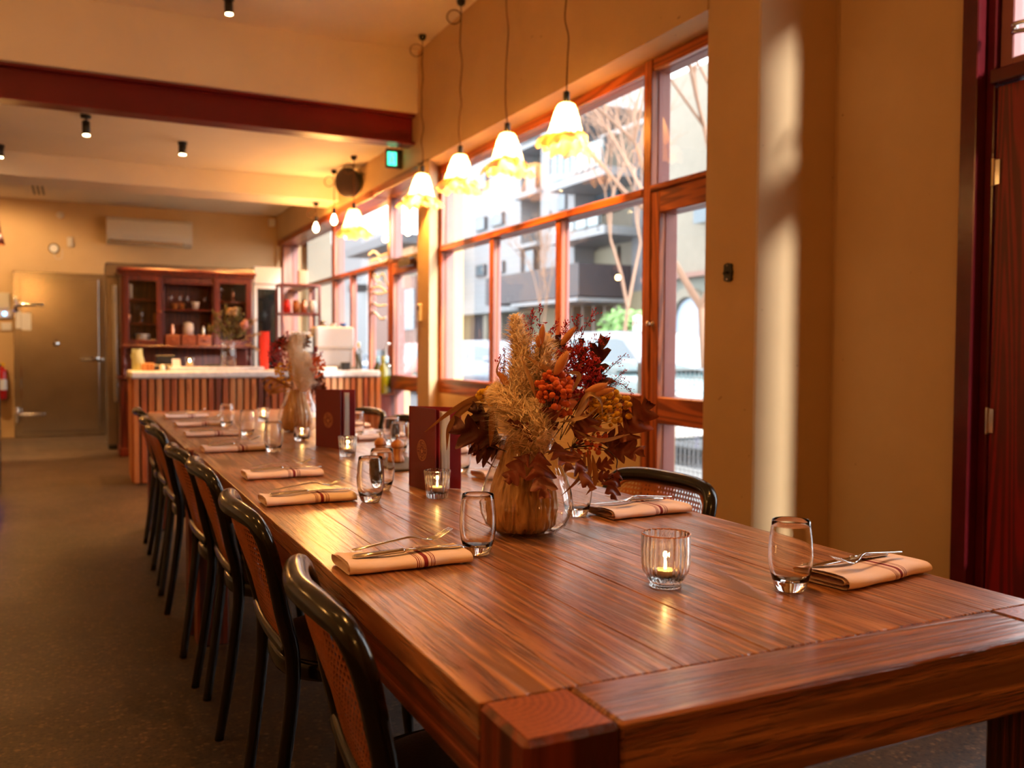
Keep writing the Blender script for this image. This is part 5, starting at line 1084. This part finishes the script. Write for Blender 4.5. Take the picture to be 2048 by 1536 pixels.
# ------------------------------------------------------------------ counter bouquet
vx = ony(457, 737, 8.5); t = thing('flower_vase', 'tall clear glass vase of native flowers on the counter', 'vase', (vx.x, 8.5, CZ+0.0325))
MB().lathe([(0, 0), (0.06, 0), (0.068, 0.01), (0.068, 0.15), (0.055, 0.19), (0.062, 0.22), (0.058, 0.22), (0.05, 0.19), (0.06, 0.15), (0.06, 0.012), (0, 0.012)], 24).build('body', M['vaseglass'], t, True)
q = Bq((Vector((vx.x, 8.5, 1.3))-CAM).dot(fw), 1.0, 'counter vase', 53)
q.sprig('olive foliage sprays in the counter vase', [[(458, 700), (440, 650), (428, 622)], [(458, 700), (455, 640), (452, 612)], [(460, 700), (470, 640), (478, 618)], [(460, 700), (485, 660), (500, 640)], [(460, 700), (430, 665), (418, 655)]], 26, 0.016, 'olive', (462, 650, 36, 30, 160))
q.sprig('pale grey-green filler foliage at the right of the counter vase', [[(462, 700), (495, 675), (520, 668)], [(462, 700), (500, 690), (515, 700)], [(462, 700), (490, 660), (512, 640)]], 24, 0.012, 'euccream')
q.balls('native_bloom', 'dusty pink blooms at the right of the counter bouquet', (490, 650), 8, 9, 9, 'dustypink', 0.022, -0.05, (460, 700))
q.balls('native_bloom', 'cream button blooms at the top of the counter bouquet', (466, 624), 12, 7, 10, 'euccream', 0.02, -0.05, (460, 700))
# ================================================================== STREET OUTSIDE
M['asphalt'] = simple('grey_asphalt', (0.093, 0.096, 0.102), 0.8, var=0.1, vs=3)
M['pave'] = simple('pale_footpath', (0.155, 0.152, 0.146), 0.8, var=0.08, vs=3)
ZG = -0.12
tag(MB().box(3.25, 5.6, -12, 60, ZG-0.1, ZG+0.1).build('footpath_ground', M['pave']), None, None, kind='structure')
tag(MB().box(5.6, 60, -12, 90, ZG-0.2, ZG-0.02).build('street_ground', M['asphalt']), None, None, kind='structure')
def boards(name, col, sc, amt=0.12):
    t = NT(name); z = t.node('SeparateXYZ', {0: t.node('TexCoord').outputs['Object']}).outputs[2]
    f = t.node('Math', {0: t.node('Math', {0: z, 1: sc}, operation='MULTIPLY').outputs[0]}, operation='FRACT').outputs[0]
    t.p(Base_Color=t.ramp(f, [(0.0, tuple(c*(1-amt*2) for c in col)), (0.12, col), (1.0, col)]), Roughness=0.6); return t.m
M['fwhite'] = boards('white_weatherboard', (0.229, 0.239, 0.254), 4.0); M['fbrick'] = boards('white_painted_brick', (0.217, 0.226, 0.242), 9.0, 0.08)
M['fcream'] = simple('cream_render', (0.229, 0.205, 0.161), 0.7, var=0.05); M['fyellow'] = simple('pale_yellow_render', (0.211, 0.180, 0.112), 0.7)
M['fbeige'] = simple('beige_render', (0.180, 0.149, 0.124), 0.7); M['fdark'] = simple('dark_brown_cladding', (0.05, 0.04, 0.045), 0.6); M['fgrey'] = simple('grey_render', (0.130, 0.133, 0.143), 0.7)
M['fgreen'] = simple('pale_green_stucco', (0.174, 0.186, 0.161), 0.7, var=0.05); M['fpink'] = simple('terracotta_cornice', (0.250, 0.140, 0.110), 0.7)
M['wglass'] = simple('street_window_glass', (0.06, 0.10, 0.13), 0.12, spec=0.8); M['wblind'] = simple('pale_blind', (0.340, 0.310, 0.225), 0.6); M['bglass'] = simple('balcony_glass', (0.210, 0.280, 0.300), 0.15, spec=0.8)
def rect(root, name, X, x0, y0, x1, y1, mat, depth=0.12, out=0.06, world=True):
    """a slab on a facade at X covering the photo rectangle's extent (mid heights)"""
    ym = (y0+y1)/2; a = onx(x0, ym, X); b = onx(x1, ym, X); xm = (x0+x1)/2; zt = onx(xm, y0, X).z; zb = onx(xm, y1, X).z
    ya, yb = sorted((a.y, b.y)); return MB().box(X-out, X+depth, ya, yb, min(zb, zt), max(zb, zt)).build(name, mat, root, world=True)
def win(root, X, x0, y0, x1, y1, glass=None):
    f = rect(root, 'window', X, x0, y0, x1, y1, M['fdark'], 0.05, 0.05); rect(f, 'pane', X, x0+1.2, y0+1.2, x1-1.2, y1-1.2, glass or M['wglass'], 0.05, 0.065)
XA = 16.0
t = thing('apartment_building', 'white apartment building with balconies across the street', 'building', (XA, 26, ZG))
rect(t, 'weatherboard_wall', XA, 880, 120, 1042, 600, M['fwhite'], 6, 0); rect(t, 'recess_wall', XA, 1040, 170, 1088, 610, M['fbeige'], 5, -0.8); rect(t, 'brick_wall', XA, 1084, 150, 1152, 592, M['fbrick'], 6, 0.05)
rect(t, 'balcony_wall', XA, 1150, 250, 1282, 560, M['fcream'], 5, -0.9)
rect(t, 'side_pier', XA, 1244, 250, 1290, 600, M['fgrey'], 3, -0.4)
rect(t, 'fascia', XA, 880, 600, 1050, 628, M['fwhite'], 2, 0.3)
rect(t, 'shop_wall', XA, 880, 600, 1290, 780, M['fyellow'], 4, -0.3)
rect(t, 'shopfront', XA, 930, 632, 965, 770, M['fdark'], 1, -0.25); rect(t, 'shop_window', XA, 1003, 630, 1040, 700, M['wglass'], 1, -0.2)
for x_ in (968, 996, 1042): rect(t, 'shop_pillar', XA, x_, 628, x_+8, 780, M['fcream'], 1, 0.05)
for q_ in ((953, 340, 975, 380), (953, 436, 972, 461), (985, 427, 1007, 451), (953, 530, 971, 553), (992, 523, 1008, 546), (1118, 386, 1134, 421), (1054, 335, 1074, 385), (1052, 500, 1070, 545)): win(t, XA-0.06, *q_)
for (ya_, yb_) in ((226, 243), (355, 372), (466, 482)):
    s_ = rect(t, 'balcony_slab', XA, 1146, ya_, 1262, yb_, M['fwhite'], 1, 1.0)
for (ya_, yb_) in ((385, 394), (488, 496), (292, 300)): rect(t, 'recess_slab', XA, 1040, ya_, 1086, yb_, M['fwhite'], 1, 0.3)
rect(t, 'balustrade', XA, 1148, 428, 1250, 464, M['bglass'], -0.9, 0.98); rect(t, 'balustrade', XA, 1150, 303, 1256, 352, M['bglass'], -0.9, 0.98)
for k in range(5): rect(t, 'balustrade_post', XA, 1148+k*25, 426, 1150+k*25, 466, M['fdark'], -0.95, 1.0)
for k in range(9): rect(t, 'balustrade_post', XA, 1150+k*13, 300, 1151.5+k*13, 354, M['fdark'], -0.95, 1.0)
win(t, XA+0.85, 1182, 498, 1238, 542, M['wblind']); win(t, XA+0.85, 1180, 385, 1240, 428, M['wglass']); win(t, XA+0.85, 1180, 275, 1230, 300, M['wglass'])
rect(t, 'canopy', XA, 1044, 545, 1242, 604, M['fdark'], 0.5, 1.6); rect(t, 'canopy_edge', XA, 1100, 604, 1242, 611, M['fwhite'], 0.2, 1.65)
for k in range(6): rect(t, 'shop_column', XA, 1128+k*22, 612, 1132+k*22, 760, M['fbeige'], 0.5, 0.2)
XBd = 15.0
t = thing('arched_building', 'pale green stucco building with arched door seen through the street door', 'building', (XBd, 17, ZG))
rect(t, 'upper_wall', XBd, 1296, 120, 1520, 545, M['fcream'], 5, -0.2); rect(t, 'lower_wall', XBd, 1296, 545, 1520, 800, M['fgreen'], 5, 0); rect(t, 'cornice', XBd, 1296, 543, 1520, 553, M['fpink'], 0.3, 0.25)
c = onx(1383, 640, XBd); m = MB(); pts = []
for rr, o_ in ((0.95, 0.2),):
    n_ = 14; w0, w1 = 0.62, 0.86
    for i in range(n_):
        a0, a1 = PI*i/n_, PI*(i+1)/n_
        for a, b_ in ((a0, a1),):
            p = [(c.y+w0*math.cos(a), c.z+w0*math.sin(a)), (c.y+w1*math.cos(a), c.z+w1*math.sin(a)), (c.y+w1*math.cos(b_), c.z+w1*math.sin(b_)), (c.y+w0*math.cos(b_), c.z+w0*math.sin(b_))]
            m.prism(p, XBd-0.2, XBd-0.001, 'x')
for sg in (-1, 1): a = sorted((c.y+sg*w0, c.y+sg*w1)); m.box(XBd-0.2, XBd-0.001, a[0], a[1], ZG, c.z)
m.build('arch_surround', M['fcream'], t, world=True)
dp = [(c.y+0.6*math.cos(PI*i/12), c.z+0.6*math.sin(PI*i/12)) for i in range(13)]+[(c.y-0.6, ZG), (c.y+0.6, ZG)]
MB().prism(dp, XBd-0.06, XBd-0.002, 'x').build('arched_door', simple('pale_blue_door', (0.42, 0.52, 0.66), 0.5), t, world=True)
rect(t, 'window', XBd, 1402, 395, 1440, 445, M['wglass'], 0.1, 0.25)
XC = 14.0
t = thing('corner_shops', 'low shops with grey awning seen through the far window', 'building', (XC, 40, ZG))
rect(t, 'shop_wall', XC, 735, 480, 838, 760, M['fcream'], 1.5, -0.5); rect(t, 'roof', XC, 735, 485, 835, 502, M['fgrey'], 1.4, 1.2); rect(t, 'sign_band', XC, 740, 505, 830, 522, simple('orange_sign', (0.75, 0.4, 0.2), 0.6), 0.2, 0.1)
rect(t, 'shopfront', XC, 750, 560, 830, 700, M['fpink'], 0.2, 0.0); rect(t, 'shop_window', XC, 790, 580, 830, 660, M['wglass'], 0.2, 0.05); rect(t, 'wall_poster', XC, 716, 570, 728, 584, M['fdark'], 0.2, 0.6)
rect(t, 'white_wall', XC, 690, 560, 748, 760, M['fwhite'], 1.5, -0.4)
t = thing('grey_tower', 'pale grey apartment block in the distance beyond the far window', 'building', (40, 105, ZG))
a, b_ = onx(722, 480, 40), onx(640, 480, 40); zt = onx(690, 478, 40).z; MB().box(40, 52, min(a.y, b_.y), max(a.y, b_.y), ZG, zt).build('wall', M['fgrey'], t, world=True)
t = thing('neighbour_wall', 'cream side pier outside the far window', 'wall', (3.1, 13.4, 0)); MB().box(3.0, 3.35, 13.0, 13.5, ZG, 3.6).build('pier', M['fcream'], t, world=True)
# ------------------------------------------------------------------ cars
def car(name, label, loc, rz, col, L=4.5, Wd=1.8, H=1.62, suv=True):
    t = thing(name, label, 'car', loc, rz); pt = simple(name+'_paint', col, 0.22, coat=0.5); h = L/2; w = Wd/2
    prof = [(-h, 0.35), (-h, 0.8), (-h+0.1, 0.95), (-h*0.5, 1.02), (h*0.42, 1.0), (h*0.9, 0.88), (h, 0.72), (h, 0.35), (h*0.85, 0.25), (-h*0.85, 0.25)]
    m = MB(); n_ = len(prof)
    def ringp(y, ins): return [(x*(1-ins*0.02), y, z-(ins*0.04 if z > 0.9 else 0)) for x, z in prof]
    vs = ringp(-w, 1)+ringp(-w*0.92, 0)+ringp(w*0.92, 0)+ringp(w, 1); fs = [list(range(n_)), list(range(3*n_, 4*n_))[::-1]]
    for k in range(3): fs += [(k*n_+i, (k+1)*n_+i, (k+1)*n_+(i+1) % n_, k*n_+(i+1) % n_) for i in range(n_)]
    m.add(vs, fs); m.build('body', pt, t, True)
    cab = [(-h*0.93, 1.0), (-h*0.78, H-0.08), (-h*0.6, H), (h*0.02, H), (h*0.14, H-0.05), (h*0.46, 1.0)]; m = MB(); n_ = len(cab)
    def rc(y, k): return [(x, y*(1 if z < 1.1 else 0.86), z) for x, z in cab]
    m.add(rc(-w*0.93, 0)+rc(w*0.93, 0), [list(range(n_)), list(range(n_, 2*n_))[::-1]]+[(i, n_+i, n_+(i+1) % n_, (i+1) % n_) for i in range(n_)]); m.build('cabin', pt, t)
    gl = M['wglass']
    for sg in (-1, 1):
        for (xa, xb_, xc, xd) in ((-h*0.84, -h*0.36, -h*0.36, -h*0.72), (-h*0.32, h*0.36, h*0.08, -h*0.32)):
            yb0, yt0 = sg*(w*0.93+0.004), sg*(w*0.93*0.865+0.02); vs = [(xa, yb0, 1.06), (xb_, yb0, 1.06), (xc, yt0, H-0.14), (xd, yt0, H-0.14)]
            MB().add(vs+[(a, b-sg*0.02, c_) for a, b, c_ in vs], [(0, 1, 2, 3), (7, 6, 5, 4)]).build('side_window', gl, t)
        MB().cbox(h*0.3, h*0.4, sg*(w+0.12)-0.09, sg*(w+0.12)+0.09, 1.0, 1.14, 0.03).build('mirror', pt, t)
        for xx in (-h*0.62, h*0.62):
            m = MB(); m.tube([(xx, sg*(w-0.2), 0.34), (xx, sg*(w+0.01), 0.34)], 0.34, 20); wh = m.build('wheel', M['navy'], t); MB().tube([(xx, sg*(w+0.012), 0.34), (xx, sg*(w+0.02), 0.34)], 0.22, 16).build('rim', M['steel'], wh)
        MB().cbox(h-0.18, h-0.005, sg*w*0.62-0.16, sg*w*0.62+0.16, 0.7, 0.82, 0.02).build('headlight', M['white'], t)
        MB().cbox(-h-0.004, -h+0.1, sg*w*0.7-0.12, sg*w*0.7+0.12, 0.75, 0.95, 0.02).build('tail_light', M['red'], t)
    MB().add([(h*0.43, -w*0.82, 1.04), (h*0.43, w*0.82, 1.04), (h*0.16, w*0.74, H-0.1), (h*0.16, -w*0.74, H-0.1)], [(0, 1, 2, 3)]).build('windscreen', gl, t)
    MB().cbox(h-0.03, h+0.01, -w*0.42, w*0.42, 0.55, 0.78, 0.02).build('grille', M['navy'], t); MB().cbox(h-0.04, h+0.06, -w*0.95, w*0.95, 0.32, 0.48, 0.03).build('bumper', M['white'], t)
    return t
p = onx(1300, 740, 9.6); car('white_suv', 'white car parked across the street behind the bouquet', (9.7, p.y+0.1, ZG), -PI/2, (0.27, 0.285, 0.31), 4.9, 1.9, 1.66)
p = onx(1005, 735, 9.7); car('silver_blue_car', 'silver-blue car parked farther along the street', (9.9, p.y, ZG), -PI/2+0.05, (0.16, 0.2, 0.26), 4.4, 1.8, 1.55)
p = onx(925, 740, 9.3); car('red_car', 'red car at the left of the near window view', (9.8, p.y+4.0, ZG), PI/2, (0.35, 0.03, 0.02), 4.3, 1.8, 1.5)
p = onx(800, 735, 9.0); car('dark_blue_car', 'dark car seen through the far street door', (9.4, p.y+9, ZG), -PI/2, (0.14, 0.18, 0.24), 4.3, 1.8, 1.5)
p = onx(1240, 770, 6.2)
car('teal_hatchback', 'pale teal car close to the near kerb with red trim', (6.75, p.y+0.6, ZG), -PI/2, (0.16, 0.25, 0.27), 4.1, 1.7, 1.12)
# ------------------------------------------------------------------ bare street trees
M['bark'] = simple('grey_brown_bark', srgb(140, 108, 88), 0.8)
def tree(label, loc, seed, h=7.0, r0=0.13, lean=(0, 0), depth=6, spread=0.55):
    t = thing('street_tree', label, 'tree', loc); r = random.Random(seed); m = MB(); tw = MB()
    def br(p, d, L, rad, n_):
        e = p+d*L; mid = p.lerp(e, 0.5)+Vector((r.uniform(-1, 1), r.uniform(-1, 1), r.uniform(-.3, .3)))*L*0.06; (m if rad > 0.02 else tw).tube([p, mid, e], [rad, rad*0.86, rad*0.72], 7 if rad > 0.03 else 4, False)
        if n_ == 0: return
        for k in range(3 if n_ > 1 and r.random() < 0.5 else 2):
            v = Vector((r.gauss(0, 1), r.gauss(0, 1), r.gauss(0.1, 0.7))); v = (d+(v-d*v.dot(d)).normalized()*r.uniform(spread*0.6, spread*1.3)+Vector((0, 0, 0.12))).normalized(); br(e, v, L*r.uniform(0.66, 0.86), rad*0.7, n_-1)
    br(Vector((0, 0, 0)), Vector((lean[0], lean[1], 1)).normalized(), h*0.26, r0, depth)
    m.build('trunk', M['bark'], t, True); stuff(tw.build('twigs', M['bark'], t))
p = onx(1425, 700, 8.2); tree('bare street tree with forked trunk seen through the street door', (8.2, p.y, ZG), 5, 7.5, 0.085, (0.02, 0.16), 7)
p = onx(1255, 640, 12.0); tree('bare spreading tree in front of the balconies', (12.0, p.y, ZG), 8, 9, 0.06, (0, 0), 7, 0.45)
p = onx(1085, 640, 12.5); tree('slender bare tree beside the dark canopy', (12.5, p.y, ZG), 3, 6.0, 0.035, (0, 0), 6, 0.4)
t = thing('street_shrub', 'green leafy street shrub near the shop columns', 'shrub', onx(1250, 690, 12.6)); t.location.z = ZG; m = MB(); r = random.Random(2)
for _ in range(900):
    a, b_ = r.uniform(0, 6.28), r.uniform(-1, 1); rr = 0.75*r.random()**0.33; s_ = math.sqrt(1-b_*b_); p = Vector((rr*s_*math.cos(a), rr*s_*math.sin(a), 1.75+rr*b_*0.9)); d = Vector((r.gauss(0, 1), r.gauss(0, 1), r.gauss(0, 1))).normalized(); e = d.orthogonal().normalized()
    m.add([p-e*0.05, p+d*0.1, p+e*0.05, p-d*0.1], [(0, 1, 2, 3)])
stuff(m.build('foliage', simple('fresh_green_leaf', (0.2, 0.36, 0.12), 0.6), t)); MB().tube([(0, 0, 0), (0, 0, 1.4)], 0.05, 8).build('trunk', M['bark'], t)
t = thing('parking_sign', 'white and red parking sign on a pole', 'sign', onx(1274, 680, 10.8)); t.location.z = ZG; zz = onx(1274, 658, 10.8).z-ZG
MB().tube([(0, 0, 0), (0, 0, zz+0.3)], 0.03, 8).build('pole', M['steel'], t); MB().cbox(-0.02, 0.02, -0.14, 0.14, zz-0.32, zz+0.28, 0.01).build('plate', M['white'], t); MB().box(-0.024, -0.0205, -0.1, 0.1, zz+0.06, zz+0.2).build('red_band', M['red'], t)
# ------------------------------------------------------------------ wire mesh barrier outside the near door
t = thing('mesh_barrier', 'wire mesh footpath barrier outside the street door', 'barrier', (4.2, 5.6, ZG+0.1)); m = MB(); mt_ = simple('galvanised_wire', (0.16, 0.17, 0.19), 0.5)
ya, yb = 4.72, 6.2; zt = onx(1406, 728, 4.2).z-ZG-0.1
for yy in (ya, yb): MB().cbox(-0.025, 0.025, yy-5.6-0.025, yy-5.6+0.025, 0, zt, 0.004).build('post', mt_, t)
k = ya
while k < yb: m.box(-0.002, 0.002, k-5.6-0.0022, k-5.6+0.0022, 0.04, zt-0.02); k += 0.055
k = 0.05
while k < zt-0.02: m.box(-0.002, 0.002, ya-5.6, yb-5.6, k-0.0022, k+0.0022); k += 0.055
stuff(m.build('wire_mesh', mt_, t))
# white painted script on the far window glass
t = thing('window_lettering', 'white brush-script signwriting on the far window glass', 'signwriting', (XG-0.004, 9.0, 1.7)); wt = simple('white_sign_paint', (0.8, 0.84, 0.9), 0.5)
def stroke(pts, w_): m = MB(); m.tube([p-t.location for p in smoothpath([onx(a, b, XG-0.006) for a, b in pts], 6)], w_, 6, True, 0.25, (1, 0, 0)); m.build('brush_stroke', wt, t, True)
for pts, w_ in (([(737, 510), (748, 503), (760, 512), (778, 506)], 0.016), ([(742, 522), (756, 518), (764, 526), (778, 518)], 0.014), ([(744, 540), (756, 556), (766, 548), (776, 572)], 0.016), ([(746, 548), (752, 562), (764, 566)], 0.012), ([(742, 578), (758, 574), (772, 582)], 0.016), ([(742, 585), (760, 588), (776, 583)], 0.014), ([(743, 604), (758, 612), (774, 610)], 0.015), ([(743, 622), (752, 628), (762, 638), (772, 636)], 0.016)): stroke(pts, w_)
